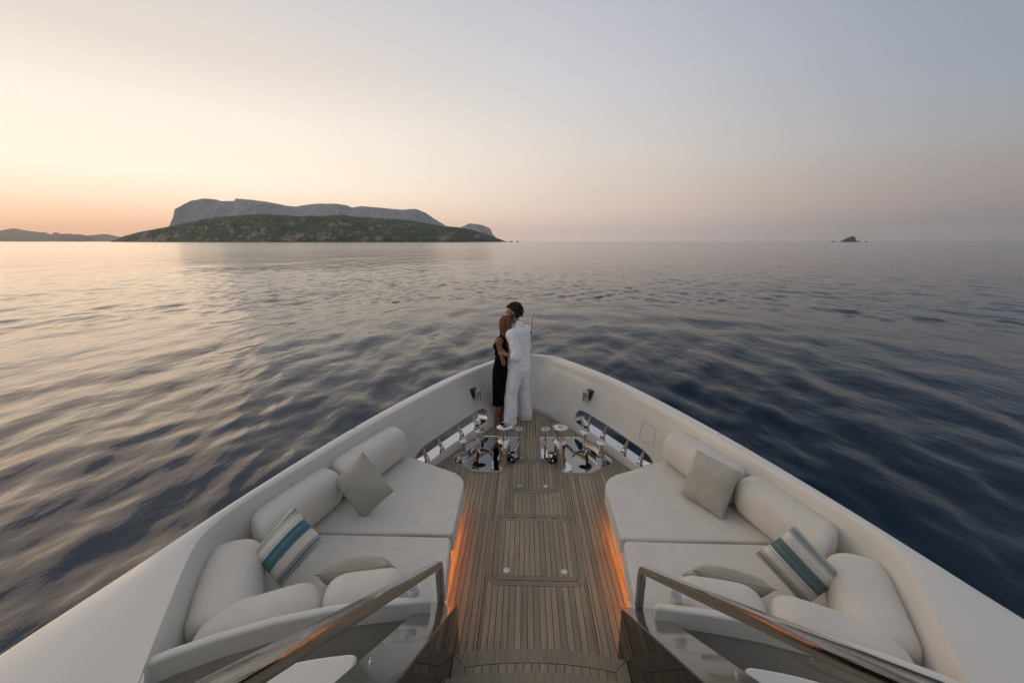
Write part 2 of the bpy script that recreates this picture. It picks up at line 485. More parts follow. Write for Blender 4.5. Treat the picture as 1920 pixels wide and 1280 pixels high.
# side deck aft of the seating recess
for s in (-1, 1):
    bm = BM()
    prism(bm, [(1.75, 1.28), (1.35, .8), (1.32, -3), (2.79, -3), (2.71, -.3), (2.61, .6), (2.48, 1.26)], .60, .826)
    obj('side_deck', mirror(bm, s), GEL, yacht, True, 30)

# ------------------------------------------------------------------ deck planking
def round_poly(pts, r, n=5):
    """round each corner; returns list of points and the indices of the corner middles"""
    out = []; mids = []
    N = len(pts)
    for i in range(N):
        a, b, c = Vector(pts[i - 1]), Vector(pts[i]), Vector(pts[(i + 1) % N])
        d1 = (a - b); d2 = (c - b); rr = r[i] if isinstance(r, (list, tuple)) else r
        k = min(rr, d1.length * .48, d2.length * .48)
        p = b + d1.normalized() * k; q = b + d2.normalized() * k
        for j in range(n + 1):
            t = j / n; w = p * (1 - t) ** 2 + b * 2 * t * (1 - t) + q * t * t
            if j == n // 2: mids.append(len(out))
            out.append((w.x, w.y))
    return out, mids
def offset(poly, d):
    N = len(poly); out = []
    for i in range(N):
        a, b, c = Vector(poly[i - 1]), Vector(poly[i]), Vector(poly[(i + 1) % N])
        e1 = (b - a).normalized(); e2 = (c - b).normalized()
        n1 = Vector((e1.y, -e1.x)); n2 = Vector((e2.y, -e2.x)); n = (n1 + n2)
        n = n / max(n.length_squared / 2, .3)
        out.append((b.x + n.x * d, b.y + n.y * d))
    return out
def area(p): return sum(p[i - 1][0] * p[i][1] - p[i][0] * p[i - 1][1] for i in range(len(p))) / 2
def ring_boards(outer, inner, mids, z0, z1, parent, m, gap=.0016, skip=(), close=True, name='border_board'):
    """split the band between two matching outlines into boards at the corners"""
    N = len(outer); M = len(mids); made = []
    for k in range(M):
        if k in skip: continue
        i0 = mids[k]; i1 = mids[(k + 1) % M]
        idx = [i0]
        while idx[-1] != i1: idx.append((idx[-1] + 1) % N)
        po = [outer[i] for i in idx]; pi = [inner[i] for i in idx]
        def shift(P, a, b, g):
            v = Vector(P[b]) - Vector(P[a]); v = v.normalized() * g
            P[a] = (P[a][0] + v.x, P[a][1] + v.y)
        for P in (po, pi):
            shift(P, 0, 1, gap); shift(P, -1, -2, gap)
        bm = BM(); prism(bm, po + pi[::-1], z0, z1)
        made.append(obj(name, bm, m, parent, False))
    return made

def ccw(p): return p if area(p) > 0 else p[::-1]
# outlines (starboard; mirrored to port), all on the deck plane
NH_lid = [(-.362, 2.645), (.362, 2.645), (.362, 3.40), (-.362, 3.40)]
FH_lid = [(-.268, 3.845), (.268, 3.845), (.268, 4.432), (-.268, 4.432)]
PL = ccw([(.352, 4.205), (.70, 4.205), (1.035, 4.455), (.685, 5.10), (.105, 5.075), (.105, 4.515), (.318, 4.49), (.352, 4.38)])
PLr = [.05, .06, .10, .05, .04, .05, .10, .04]
plate_in, plate_m = round_poly(PL, PLr)
plate_out = offset(plate_in, .043)
nh_in, nh_m = round_poly(NH_lid, .085); nh_out = offset(nh_in, .047)
fh_in, fh_m = round_poly(FH_lid, .075); fh_out = offset(fh_in, .040)
foot_line = []
for a in np.linspace(0, 112, 70):
    foot_line.append(at_phi(FOOTs, R(a)))
foot_line = [p for p in foot_line if p[1] > 3.45]
def inset_line(line, d):
    out = []
    for i, p in enumerate(line):
        a = Vector(line[max(i - 1, 0)]); b = Vector(line[min(i + 1, len(line) - 1)])
        t = (b - a).normalized(); n = Vector((-t.y, t.x))
        if i == 0: n = Vector((0, -1))
        if n.dot(Vector(CEN) - Vector(p)) < 0: n = -n
        out.append((p[0] + n.x * d, p[1] + n.y * d))
    return out
margin = inset_line(foot_line, .05)
while margin[-1][1] < 3.55: margin.pop()
fx = margin[-1]
deck_poly = [(.86, 1.86), (.86, 3.3)] + [(fx[0], fx[1])] + margin[::-1][1:] + [(-x, y) for x, y in margin[1:]] + [(-.86, 3.3), (-.86, 1.86)]
GAP = .0021
holes = [nh_out, fh_out, plate_out, [(-x, y) for x, y in plate_out]]
def scan(poly, x):
    ys = []
    N = len(poly)
    for i in range(N):
        (ax, ay), (bx, by) = poly[i - 1], poly[i]
        if (ax <= x < bx) or (bx <= x < ax): ys.append(ay + (by - ay) * (x - ax) / (bx - ax))
    return sorted(ys)
def intervals(x, region, hs):
    ys = scan(region, x); iv = [(ys[i] + GAP, ys[i + 1] - GAP) for i in range(0, len(ys) - 1, 2)]
    for h in hs:
        hy = scan(h, x)
        for j in range(0, len(hy) - 1, 2):
            lo, hi = hy[j] - GAP * 1.6, hy[j + 1] + GAP * 1.6; new = []
            for a, b in iv:
                if hi <= a or lo >= b: new.append((a, b)); continue
                if lo > a: new.append((a, lo))
                if hi < b: new.append((hi, b))
            iv = new
    return [v for v in iv if v[1] - v[0] > .012]
def lay_planks(region, hs, x0, pitch, count, z0, z1, parent, m, name='plank', joints=True):
    for k in range(count):
        xa = x0 + k * pitch + GAP; xb = x0 + (k + 1) * pitch - GAP
        n = 6; xs = [xa + (xb - xa) * i / n for i in range(n + 1)]
        xs[0] += 1e-5; xs[-1] -= 1e-5
        ivs = [intervals(x, region, hs) for x in xs]
        # chain cells across the plank into pieces
        pieces = []      # each: dict col -> (a0,b0,a1,b1)
        last = {}
        for i in range(n):
            L_, R_ = ivs[i], ivs[i + 1]; cur = {}
            for li, (a, b) in enumerate(L_):
                for ri, (c, d) in enumerate(R_):
                    if min(b, d) - max(a, c) > .004 and (len(L_) == len(R_) and li == ri or abs(a - c) < .04 and abs(b - d) < .04):
                        if li in last: p = last[li]
                        else: p = []; pieces.append(p)
                        p.append((i, a, b, c, d)); cur[ri] = p
                        break
            last = cur
        for p in pieces:
            if len(p) < 2: continue
            lo = [(xs[p[0][0]], p[0][1])] + [(xs[c[0] + 1], c[3]) for c in p]
            hi = [(xs[p[0][0]], p[0][2])] + [(xs[c[0] + 1], c[4]) for c in p]
            flat = max(abs(q[1] - lo[0][1]) for q in lo) < 1e-4, max(abs(q[1] - hi[0][1]) for q in hi) < 1e-4
            if flat[0]: lo = [lo[0], lo[-1]]
            if flat[1]: hi = [hi[0], hi[-1]]
            bm = BM(); prism(bm, lo + hi[::-1], z0, z1)
            obj(name, bm, m, parent, False)

deck_parent = yacht
bm = BM()
sub = [(1.0, 1.6), (1.0, 3.3)] + [at_phi(FOOTs, R(a)) for a in np.linspace(100, 0, 50)]
sub = sub + [(-x, y) for x, y in sub[-2::-1]]
sub = [(x * 1.01, y) for x, y in sub]
# deck bed (black caulking shows between the planks), with the wells of the two windlass plates left out
prism(bm, sub, -.03, -.0055)
bed = obj('deck_bed', bm, CAULK, yacht, False)
lay_planks(deck_poly, holes, -1.2 * .0457 * 0 - 36 * .0457 + .0457 / 2, .0457, 71, -.005, 0, yacht, TEAK)
# covering boards round the foot of the bulwark
def line_boards(a, b, nseg, s):
    k = (len(a) - 1) / nseg
    for i in range(nseg):
        i0, i1 = round(i * k), round((i + 1) * k)
        if i1 <= i0: continue
        pa = a[i0:i1 + 1]; pb = b[i0:i1 + 1]
        bm = BM(); prism(bm, pa + pb[::-1], -.005, .0008)
        obj('covering_board', mirror(bm, s), TEAKB, yacht, False)
foot_o = inset_line(foot_line, -.01)
marg_i = inset_line(foot_line, .0485)
for s in (-1, 1): line_boards(foot_o, marg_i, 5, s)
for s in (-1, 1):
    po = plate_out if s > 0 else [(-x, y) for x, y in plate_out]
    pi = plate_in if s > 0 else [(-x, y) for x, y in plate_in]
    ring_boards(po, pi, plate_m, -.005, .0012, yacht, TEAKB)
# the two flush hatches
def hatch(name, lid, m_in, outer, mids, r, bw, latches, hinges):
    h = bpy.data.objects.new(name, None); COL.objects.link(h); h.parent = yacht
    ring_boards(outer, m_in, mids, -.005, .0006, h, TEAKB, name='frame_board')
    lid_o = offset(m_in, -.0045)
    lid_i = offset(lid, -bw)
    # lid border: straight inside, rounded outside, mitred
    N = len(lid_o); cor = [Vector(p) for p in lid_i]
    nper = len(m_in) // 4
    for k in range(4):
        i0 = mids[k]; i1 = mids[(k + 1) % 4]; idx = [i0]
        while idx[-1] != i1: idx.append((idx[-1] + 1) % N)
        po = [lid_o[i] for i in idx]
        a = lid_i[k]; b = lid_i[(k + 1) % 4]
        v = (Vector(b) - Vector(a)).normalized() * .0015
        po[0] = (po[0][0] + v.x, po[0][1] + v.y); po[-1] = (po[-1][0] - v.x, po[-1][1] - v.y)
        bm = BM(); prism(bm, po + [(b[0] - v.x, b[1] - v.y), (a[0] + v.x, a[1] + v.y)], -.005, .0016)
        obj('lid_board', bm, TEAKB, h, False)
    lay_planks(lid_i, [], lid_i[0][0], (lid_i[1][0] - lid_i[0][0]) / round((lid_i[1][0] - lid_i[0][0]) / .0457), round((lid_i[1][0] - lid_i[0][0]) / .0457), -.004, .0014, h, TEAK)
    for lx, ly in latches:
        bm = BM()
        lathe(bm, [(.0262, 0), (.0262, .003), (.0245, .0042), (.015, .0042), (.0145, .002), (.0012, .002)], Matrix.Translation((lx, ly, 0)), 24)
        box(bm, lx - .004, lx + .011, ly - .003, ly + .004, .002, .006)
        obj('latch', bm, BRUSH, h)
    for hx in hinges:
        bm = BM(); box(bm, hx - .028, hx + .028, lid[2][1] - .006, lid[2][1] + .006, 0, .0028); obj('hinge', bm, BLACKP, h, False)
    return h
hatch('near_hatch' if False else 'hatch', NH_lid, nh_in, nh_out, nh_m, .085, .045, [(-.24, 2.745), (.24, 2.745)], (-.2, 0, .2))
hatch('hatch', FH_lid, fh_in, fh_out, fh_m, .075, .04, [(-.145, 3.93), (.145, 3.93)], (-.13, .13))

# ------------------------------------------------------------------ seating bases, LED strips
for s in (-1, 1):
    bm = BM()
    pf = [(.745, 1.80), (.745, 3.32), (.80, 3.42), (1.30, 3.66), (1.52, 3.62), (1.82, 2.75), (1.96, 2.3), (1.96, 2.0), (1.80, 1.62)]
    prism(bm, pf, -.002, .247)
    obj('seat_base', mirror(bm, s), GEL, yacht, True, 30)
    bm = BM()
    box(bm, .7165, .7365, 2.0, 3.36, .236, .246)
    obj('led_strip', mirror(bm, s), LED, yacht, False)
    bm = BM()
    box(bm, .700, .712, 1.98, 3.38, .163, .2475)
    obj('led_channel', mirror(bm, s), GEL, yacht, False)

# access panel outlines in the bulwark
for s in (1,):
    bm = BM()
    c = [wall_xy(4.384, .596), wall_xy(4.184, .592), wall_xy(4.142, .386), wall_xy(4.354, .386)]
    c = [p + Vector((-.004, -.002, 0)) for p in c]
    ring = []
    for i in range(4):
        a, b, d = c[i - 1], c[i], c[(i + 1) % 4]
        for t in (0, .5, 1):
            p = b.lerp(a, .09); q = b.lerp(d, .09); ring.append(p * (1 - t) ** 2 + b * 2 * t * (1 - t) + q * t * t)
    tube(bm, ring, .0016, 6, closed=True)
    obj('access_panel_seam', bm, SEAM, yacht)
bm = BM()
for (y0, y1, z) in ((4.42, 4.14, .60), (4.36, 4.05, .40)):
    pts = [wall_xy(y0 + (y1 - y0) * i / 5, z, -1) + Vector((.003, -.002, 0)) for i in range(6)]
    tube(bm, pts, .0014, 6)
    if z == .60: obj('access_panel_seam', bm, SEAM, yacht); bm = BM()
obj('access_panel_seam', bm, SEAM, yacht)

# seat-back coamings at the aft end of the seating
for s in (-1, 1):
    bm = BM()
    top = [(.645, 1.80, .700), (.90, 1.755, .712), (1.15, 1.695, .728), (1.40, 1.60, .748), (1.60, 1.49, .772), (1.74, 1.385, .80), (1.90, 1.24, .822)]
    prof = [(.05, -.30), (.045, -.02), (.03, -.003), (.0, 0), (-.012, -.006), (-.028, -.105), (-.016, -.118), (.02, -.12), (.02, -.62)]
    rows = []
    for i, (x, y, z) in enumerate(top):
        a = Vector(top[max(i - 1, 0)][:2]); b = Vector(top[min(i + 1, len(top) - 1)][:2]); t = (b - a).normalized(); n = Vector((-t.y, t.x))
        if n.y < 0: n = -n
        rows.append([bm.verts.new((x + n.x * o, y + n.y * o, max(z + h, .0))) for o, h in prof])
    # rounded inboard end
    e = rows[0]; endr = [bm.verts.new((v.co.x - .02, v.co.y * .5 + (1.80) * .5, v.co.z - (.012 if v.co.z > .6 else 0))) for v in e]
    rows = [endr] + rows
    for a, b in zip(rows, rows[1:]):
        for i in range(len(prof) - 1): bm.faces.new((a[i], b[i], b[i + 1], a[i + 1]))
        bm.faces.new((a[-1], b[-1], b[0], a[0]))
    bm.faces.new(rows[0]); bm.faces.new(rows[-1][::-1])
    bmesh.ops.recalc_face_normals(bm, faces=bm.faces[:])
    o = obj('coaming', mirror(bm, s), GEL, yacht, True, 40)
    bv = o.modifiers.new('bev', 'BEVEL'); bv.width = .006; bv.segments = 2; bv.limit_method = 'ANGLE'; bv.angle_limit = R(40)
    bm = BM()
    w0 = Vector((1.22, 1.62, .668))
    lathe(bm, [(.006, 0), (.006, .006), (.003, .009), (.003, .016), (.0015, .018)], frame_to((1.33, 1.585, .640), (-.2, -1, .3)), 10)
    obj('screw_stud', mirror(bm, s), STEEL, yacht)
    # walkway wing nearer to the stairs
    bm = BM()
    P, _ = round_poly([(.775, 1.27), (.775, -.6), (2.1, -.6), (2.1, .72), (1.42, 1.08), (1.0, 1.235)], [.05, .02, .02, .02, .3, .3], 6)
    prism(bm, P, .78, 1.0)
    o = obj('wing_coaming', mirror(bm, s), GEL, yacht, True, 50)
    bv = o.modifiers.new('bev', 'BEVEL'); bv.width = .03; bv.segments = 4; bv.limit_method = 'ANGLE'; bv.angle_limit = R(50)
    bm = BM()
    prism(bm, [(.80, 1.20), (.80, -.6), (2.0, -.6), (2.0, .65), (1.42, 1.0), (1.0, 1.17)], 0.02, .785)
    obj('wing_base', mirror(bm, s), GEL, yacht, True, 30)
    bm = BM(); box(bm, .70, 1.95, -.6, 1.95, -.02, .02); obj('recess_floor', mirror(bm, s), DARKL, yacht, False)

# stair cheeks: dark glossy inboard face, grey sloping top
def z_ch(y): return .415 + .785 * (2.045 - y)
for s in (-1, 1):
    bm = BM()
    prof = [(2.045, -.002), (2.045, .415), (.2, z_ch(.2)), (-.6, z_ch(.2)), (-.6, -.002)]
    for x0, x1, dz, m_, nm in ((.52, .70, -.012, DARKL, 'stair_cheek'),):
        a = [bm.verts.new((x0, y, z + (dz if z > .1 else 0))) for y, z in prof]; b = [bm.verts.new((x1, y, z + (dz if z > .1 else 0))) for y, z in prof]
        bm.faces.new(a); bm.faces.new(b[::-1])
        for i in range(5): bm.faces.new((a[i], b[i], b[(i + 1) % 5], a[(i + 1) % 5]))
    bmesh.ops.recalc_face_normals(bm, faces=bm.faces[:])
    obj('stair_cheek', mirror(bm, s), DARKL, yacht, False)
    bm = BM()
    t = .012
    pr2 = [(2.050, .403), (.2, z_ch(.2) - t), (-.6, z_ch(.2) - t)]
    a0 = [bm.verts.new((.514, y, z + .0005)) for y, z in pr2]; a1 = [bm.verts.new((.514, y, z + t)) for y, z in pr2]
    b0 = [bm.verts.new((.715, y, z + .0005)) for y, z in pr2]; b1 = [bm.verts.new((.715, y, z + t)) for y, z in pr2]
    for i in range(2):
        for q in ((a1[i], a1[i + 1], b1[i + 1], b1[i]), (a0[i], b0[i], b0[i + 1], a0[i + 1]), (a0[i], a0[i + 1], a1[i + 1], a1[i]), (b0[i], b1[i], b1[i + 1], b0[i + 1])): bm.faces.new(q)
    bm.faces.new((a0[0], a1[0], b1[0], b0[0])); bm.faces.new((a0[-1], b0[-1], b1[-1], a1[-1]))
    bmesh.ops.recalc_face_normals(bm, faces=bm.faces[:])
    o = obj('cheek_cap', mirror(bm, s), GREYL, yacht, True, 40)
    bv = o.modifiers.new('bev', 'BEVEL'); bv.width = .005; bv.segments = 3
    bm = BM()
    for (x, y) in ((.655, 1.90), (.665, 1.12)):
        nrm_ = Vector((0, .617, .787))
        lathe(bm, [(.006, 0), (.006, .006), (.003, .009), (.003, .016), (.0015, .018)], frame_to((x, y, z_ch(y)), nrm_), 10)
        if y > 1.5: obj('screw_stud', mirror(bm, s), STEEL, yacht); bm = BM()
    obj('screw_stud', mirror(bm, s), STEEL, yacht)

# steps
def step(yf, z, bulge, yb):
    st = bpy.data.objects.new('step', None); COL.objects.link(st); st.parent = yacht
    def ef(x, off=0): return yf + bulge * (1 - (x / .5) ** 2) - off
    xs = [-.517 + 1.034 * i / 16 for i in range(17)]
    # body and riser
    bm = BM(); prism(bm, [(x, ef(x) - .004) for x in xs] + [(.517, yb), (-.517, yb)], max(z - .22, -.002), z - .010)
    obj('riser', bm, GEL, st, True, 30)
    bm = BM(); prism(bm, [(x, ef(x) - .006) for x in xs] + [(.517, yb), (-.517, yb)], z - .0095, z - .0035)
    obj('tread_bed', bm, CAULK, st, False)
    w = .085
    def cutx(k): return k
    # nosing board with mitred ends
    fr = [(x, ef(x)) for x in xs]
    bk = [(x, ef(x, w)) for x in [-.44 + .88 * i / 14 for i in range(15)]]
    bm = BM(); prism(bm, fr + bk[::-1], z - .008, z)
    obj('nosing_board', bm, TEAKB, st, False)
    for s in (-1, 1):
        bm = BM(); prism(bm, [(.517, ef(.517) - .006), (.517, yb), (.44, yb), (.44, ef(.44, w) - .003)], z - .008, z)
        obj('side_board', mirror(bm, s), TEAKB, st, False)
    n = 18; p = .876 / n
    for i in range(n):
        xa = -.438 + i * p + GAP; xb = -.438 + (i + 1) * p - GAP
        bm = BM(); prism(bm, [(xa, yb), (xb, yb), (xb, ef(xb, w) - .004), (xa, ef(xa, w) - .004)], z - .008, z - .0005)
        obj('plank', bm, TEAK, st, False)
step(1.872, .22, .052, 1.52)
step(1.575, .44, .052, 1.25)
step(1.30, .66, .052, .97)
step(1.02, .88, .052, .4)

# ------------------------------------------------------------------ seat pads and cushions
def pad(poly, rr, s, label, seed, ztop=.42):
    P, _ = round_poly(poly, rr, 8)
    bm = BM(); prism(bm, P, .25, ztop)
    if s < 0: mirror(bm, -1)
    def d(c, n):
        v = 0
        if n.z > .3:
            v += .006 * mnoise.noise(Vector((c.x * 1.6 + seed, c.y * 1.6, 0)))
            k = mnoise.noise(Vector((c.x * 3 + seed, c.y * 3, 5)))
            v += .010 * max(0, k - .05) * (1 - abs(mnoise.noise(Vector((c.x * 9 + c.y * 5 + seed, c.y * 14, 3)))) * 3)
        elif abs(n.z) < .5: v += .006 * mnoise.noise(Vector((c.x * 2.5, c.y * 2.5 + seed, c.z * 3)))
        return v
    o = remeshed('seat_pad', bm, PAD, .011, 10, None, d)
    for zz in (ztop - .014, .268):
        sm = BM(); tube(sm, [(s * x, y, zz) for x, y in offset(ccw(P), -.0045 if zz > .4 else -.003)], .0042, 6, closed=True)
        obj('piping', sm, PAD, o, True, None)
    return tag(o, label, 'seat pad', 'seat pads either side of the foredeck')
A_ = [(.655, 2.645), (.665, 3.36), (.75, 3.50), (1.40, 3.83), (1.53, 3.74), (1.83, 3.08), (1.97, 2.645)]
B_ = [(.60, 1.93), (.665, 2.625), (1.97, 2.625), (2.03, 2.32), (2.03, 2.10), (1.86, 1.72), (1.72, 1.60), (1.2, 1.80)]
for s, sd in ((-1, 'left'), (1, 'right')):
    pad(A_, [.03, .09, .12, .05, .03, .03, .03], s, 'forward beige lounge pad on the %s side, next to the windlass plate' % sd, 3.1 * s)
    pad(B_[::-1], [.05] * 8, s, 'aft beige seat pad on the %s side, beside the stair handrail' % sd, 7.7 * s)

def cushion_mesh(L, W, T, pw=2.6, sag=0, nu=36, nv=28, flat=.0, pinch=.06):
    """pillow with pinched corners: local x length, y width, z thickness"""
    bm = BM(); top = []; bot = []
    def pt(u, v, sg):
        au, av = abs(u), abs(v)
        th = ((1 - au ** pw) * (1 - av ** pw))
        th = max(th, 0) ** .55
        k = 1 - pinch * (au ** 2) * (1 - av ** 2) - 0 ; k2 = 1 - pinch * (av ** 2) * (1 - au ** 2)
        x = u * L / 2 * (1 - pinch * (1 - av ** 2) * au ** 3 * .6); y = v * W / 2 * (1 - pinch * (1 - au ** 2) * av ** 3 * .6)
        wr = .004 * mnoise.noise(Vector((u * 3 + L * 9, v * 3, sg))) * (1 + 2 * au * av)
        return Vector((x, y, sg * (th * T / 2 + wr * (th > .02)) + sag * (u * u)))
    for j in range(nv + 1):
        v = math.sin((j / nv * 2 - 1) * PI / 2)
        top.append([bm.verts.new(pt(math.sin((i / nu * 2 - 1) * PI / 2), v, 1)) for i in range(nu + 1)])
        bot.append([bm.verts.new(pt(math.sin((i / nu * 2 - 1) * PI / 2), v, -1)) for i in range(nu + 1)])
    for j in range(nv):
        for i in range(nu):
            bm.faces.new((top[j][i], top[j][i + 1], top[j + 1][i + 1], top[j + 1][i]))
            bm.faces.new((bot[j][i], bot[j + 1][i], bot[j + 1][i + 1], bot[j][i + 1]))
    bmesh.ops.remove_doubles(bm, verts=bm.verts[:], dist=.0008)
    bmesh.ops.recalc_face_normals(bm, faces=bm.faces[:])
    edge = [pt(math.sin((i / nu * 2 - 1) * PI / 2), -1, 0) for i in range(nu)] + [pt(1, math.sin((i / nv * 2 - 1) * PI / 2), 0) for i in range(nv)] + \
           [pt(math.sin((1 - i / nu * 2) * PI / 2), 1, 0) for i in range(nu)] + [pt(-1, math.sin((1 - i / nv * 2) * PI / 2), 0) for i in range(nv)]
    return bm, edge
def pillow(name, label, cat, m, L, W, T, loc, xdir, ydir, pm=None, group=None, **k):
    """xdir / ydir: world directions of the pillow's long and short sides"""
    x = Vector(xdir).normalized(); y = Vector(ydir); y = (y - x * y.dot(x)).normalized(); z = x.cross(y)
    M = Matrix((x, y, z)).transposed().to_4x4(); M.translation = Vector(loc)
    bm, edge = cushion_mesh(L, W, T, **k)
    o = obj(name, bm, m, None, True, None); o.matrix_world = M
    tag(o, label, cat, group)
    bm = BM(); tube(bm, edge, .0035, 6, closed=True)
    p = obj('piping', bm, pm or m, o, True, None)
    return o
# bolsters: fat rounded cylinders with flat sewn ends
def bolster(label, p0, p1, r, s, rx=1.0, cut0=0, cut1=0, group='bolster cushions along the bulwark', er=.75, el=.085):
    p0, p1 = Vector(p0), Vector(p1); L = (p1 - p0).length; ax = (p1 - p0).normalized()
    side = ax.cross(Vector((0, 0, 1))).normalized(); up = side.cross(ax)
    bm = BM(); NS = 40; rows = []
    ee = [0, .03, .09, .2, .35, .55, .78, 1]
    ts = [e_ * el for e_ in ee] + [el + (L - 2 * el) * i / 26 for i in range(1, 26)] + [L - e_ * el for e_ in ee[::-1]]
    def rad(t):
        e = max(min(t, L - t), 0); k = min(e / el, 1)
        belly = 1 + .035 * math.sin(PI * t / L)
        return r * belly * (er + (1 - er) * math.sqrt(max(0, 1 - (1 - k) ** 2)))
    for t in ts:
        row = []
        for i in range(NS):
            a = 2 * PI * i / NS
            c, sn = math.cos(a), math.sin(a)
            rr_ = rad(t) * (abs(c) ** 2.6 + abs(sn) ** 2.6) ** (-1 / 2.6)
            cx_, cy_ = c * rr_ * rx, sn * rr_
            tt = t
            fr = t / L
            tt += (cut0 * (1 - fr) * cx_ / r + cut1 * fr * cx_ / r)
            p = p0 + ax * tt + side * cx_ + up * cy_
            nv = .006 * mnoise.noise(p * 4 + Vector((s * 3, 0, 0))) + .0028 * mnoise.noise(Vector((p.x * 6 + s, p.y * 20, p.z * 5)))
            p += (side * c + up * sn) * nv
            row.append(bm.verts.new(p))
        rows.append(row)
    for a, b in zip(rows, rows[1:]):
        for i in range(NS): bm.faces.new((a[i], a[(i + 1) % NS], b[(i + 1) % NS], b[i]))
    for row, d, cut, rs in ((rows[0], -1, cut0, True), (rows[-1], 1, cut1, False)):
        cen = sum((v.co for v in row), Vector()) / NS
        prev = row
        for k, bulge in ((.8, .010), (.5, .018), (.2, .021)):
            new = [bm.verts.new(cen + (v.co - cen) * k + ax * d * bulge) for v in row]
            for i in range(NS): bm.faces.new((prev[i], new[i], new[(i + 1) % NS], prev[(i + 1) % NS]))
            prev = new
        bm.faces.new(prev)
    bmesh.ops.recalc_face_normals(bm, faces=bm.faces[:])
    seams = [[v.co.copy() for v in rows[0]], [v.co.copy() for v in rows[-1]]]
    o = obj('bolster', mirror(bm, s), BOL, None, True, None)
    tag(o, label, 'bolster', group)
    for sm in seams:
        bm = BM(); tube(bm, sm, .0022, 6, closed=True); obj('seam', mirror(bm, s), BOL, o, True, None)
    return o
for s, sd in ((-1, 'left'), (1, 'right')):
    bolster('forwardmost bolster on the %s side, behind the grey square pillow' % sd, (1.445, 3.85, .585), (1.76, 3.09, .585), .165, s, 1.0, .03, .03)
    bolster('long middle bolster along the %s bulwark, behind the striped pillow' % sd, (1.79, 3.06, .580), (2.005, 2.36, .580), .165, s, .95, .03, .07)
    bolster('aft %s corner bolster, wedged in the recess behind the striped pillow' % sd, (2.03, 2.21, .575), (1.72, 1.60, .575), .158, s, 1.06, .02, .06)
    bolster('longer back cushion against the aft coaming on the %s side' % sd, (1.79, 1.575, .60), (1.29, 1.835, .585), .136, s, 1.10, .04, 0, 'back cushions against the aft coamings', .55, .12)
    bolster('shorter back cushion on the %s side, under the knitted lumbar pillow' % sd, (1.262, 1.860, .575), (.825, 1.960, .565), .130, s, 1.12, 0, .0, 'back cushions against the aft coamings', .55, .11)

# striped fabric
def stripes(name, k):
    m = fabric(name, (.6, .57, .52), 520, .3, .15, .03)
    N, L, b = nt(m)
    W = (.72, .66, .57); G = (.03, .075, .045); Bl = (.02, .07, .14); T = ((.03, .17, .22) if k else (.09, .17, .19)); O = ((.10, .16, .13) if k else (.13, .15, .085))
    seq = [(W, .03), (Bl, .018), (W, .022), (T, .036), (W, .020), (Bl, .018), (W, .022), (G, .014), (W, .15), (Bl, .008), (W, .05), (Bl, .008), (W, .012),
           (T, .10), (O, .07), (W, .004), (T, .10), (Bl, .01), (W, .045), (Bl, .008), (W, .15), (G, .014), (W, .022), (Bl, .018), (W, .022), (T, .036), (W, .020), (G, .016), (W, .04)]
    tot = sum(w for _, w in seq); p = 0; stops = []
    for c, w in seq: stops.append((p / tot, c)); p += w
    t = N.new('ShaderNodeTexCoord'); sp = N.new('ShaderNodeSeparateXYZ'); L.new(t.outputs['Object'], sp.inputs[0])
    mr = N.new('ShaderNodeMapRange'); L.new(sp.outputs[1], mr.inputs[0]); mr.inputs[1].default_value = -.150; mr.inputs[2].default_value = .150
    n = tex_noise(m, 180, 2)
    r = ramp(m, mr.outputs[0], stops, 'CONSTANT')
    to_base(m, mul(m, r, ramp(m, n, [(.3, .82), (.7, 1.06)])))
    return m
STR1 = stripes('teal_striped_canvas', True); STR2 = stripes('faded_striped_canvas', False)

# pillows; each is placed by three world corners taken from its resting pose
pillow('throw_pillow', 'grey square pillow standing on its corner against the left bolsters', 'pillow', GREYF, .41, .41, .15, (-1.443, 2.89, .67), (.679, -.29, -.674), (.693, -.048, .719))
pillow('throw_pillow', 'grey square pillow leaning against the right bolsters', 'pillow', GREYF, .40, .42, .15, (1.497, 3.085, .633), (.531, -.847, -.023), (.312, .171, .935))
pillow('throw_pillow', 'vivid teal striped pillow leaning on the left aft bolster', 'pillow', STR1, .385, .305, .15, (-1.651, 2.163, .705), (.639, .318, .701), (-.768, .312, .559))
pillow('throw_pillow', 'faded green and blue striped pillow leaning on the right aft bolster', 'pillow', STR2, .405, .300, .14, (1.624, 2.129, .685), (-.676, .29, .677), (-.71, -.014, -.704))
pillow('lumbar_pillow', 'small knitted lumbar pillow propped against the left back cushion', 'pillow', KNIT, .46, .25, .17, (-1.17, 2.105, .575), (.985, .12, .08), (-.05, -.66, .75), pinch=.2)
pillow('lumbar_pillow', 'small knitted lumbar pillow propped against the right back cushion', 'pillow', KNIT, .47, .25, .15, (1.18, 2.105, .575), (.975, -.18, -.10), (.05, -.66, .75), pinch=.2)

# cups standing in the coaming holders
for s, sd, x, y in ((-1, 'left', .735, 1.86), (1, 'right', .765, 1.86)):
    bm = BM()
    prof = [(.001, 0), (.024, 0), (.029, .01), (.036, .085), (.0375, .088), (.0365, .090), (.0335, .088), (.027, .014), (.001, .010)]
    lathe(bm, prof, Matrix.Translation((x, y, .635)), 28, False)
    bmesh.ops.recalc_face_normals(bm, faces=bm.faces[:])
    o = obj('cup', mirror(bm, s), CERAM); tag(o, 'empty white cup on the inboard end of the %s coaming' % sd, 'cup', 'white cups by the handrails')

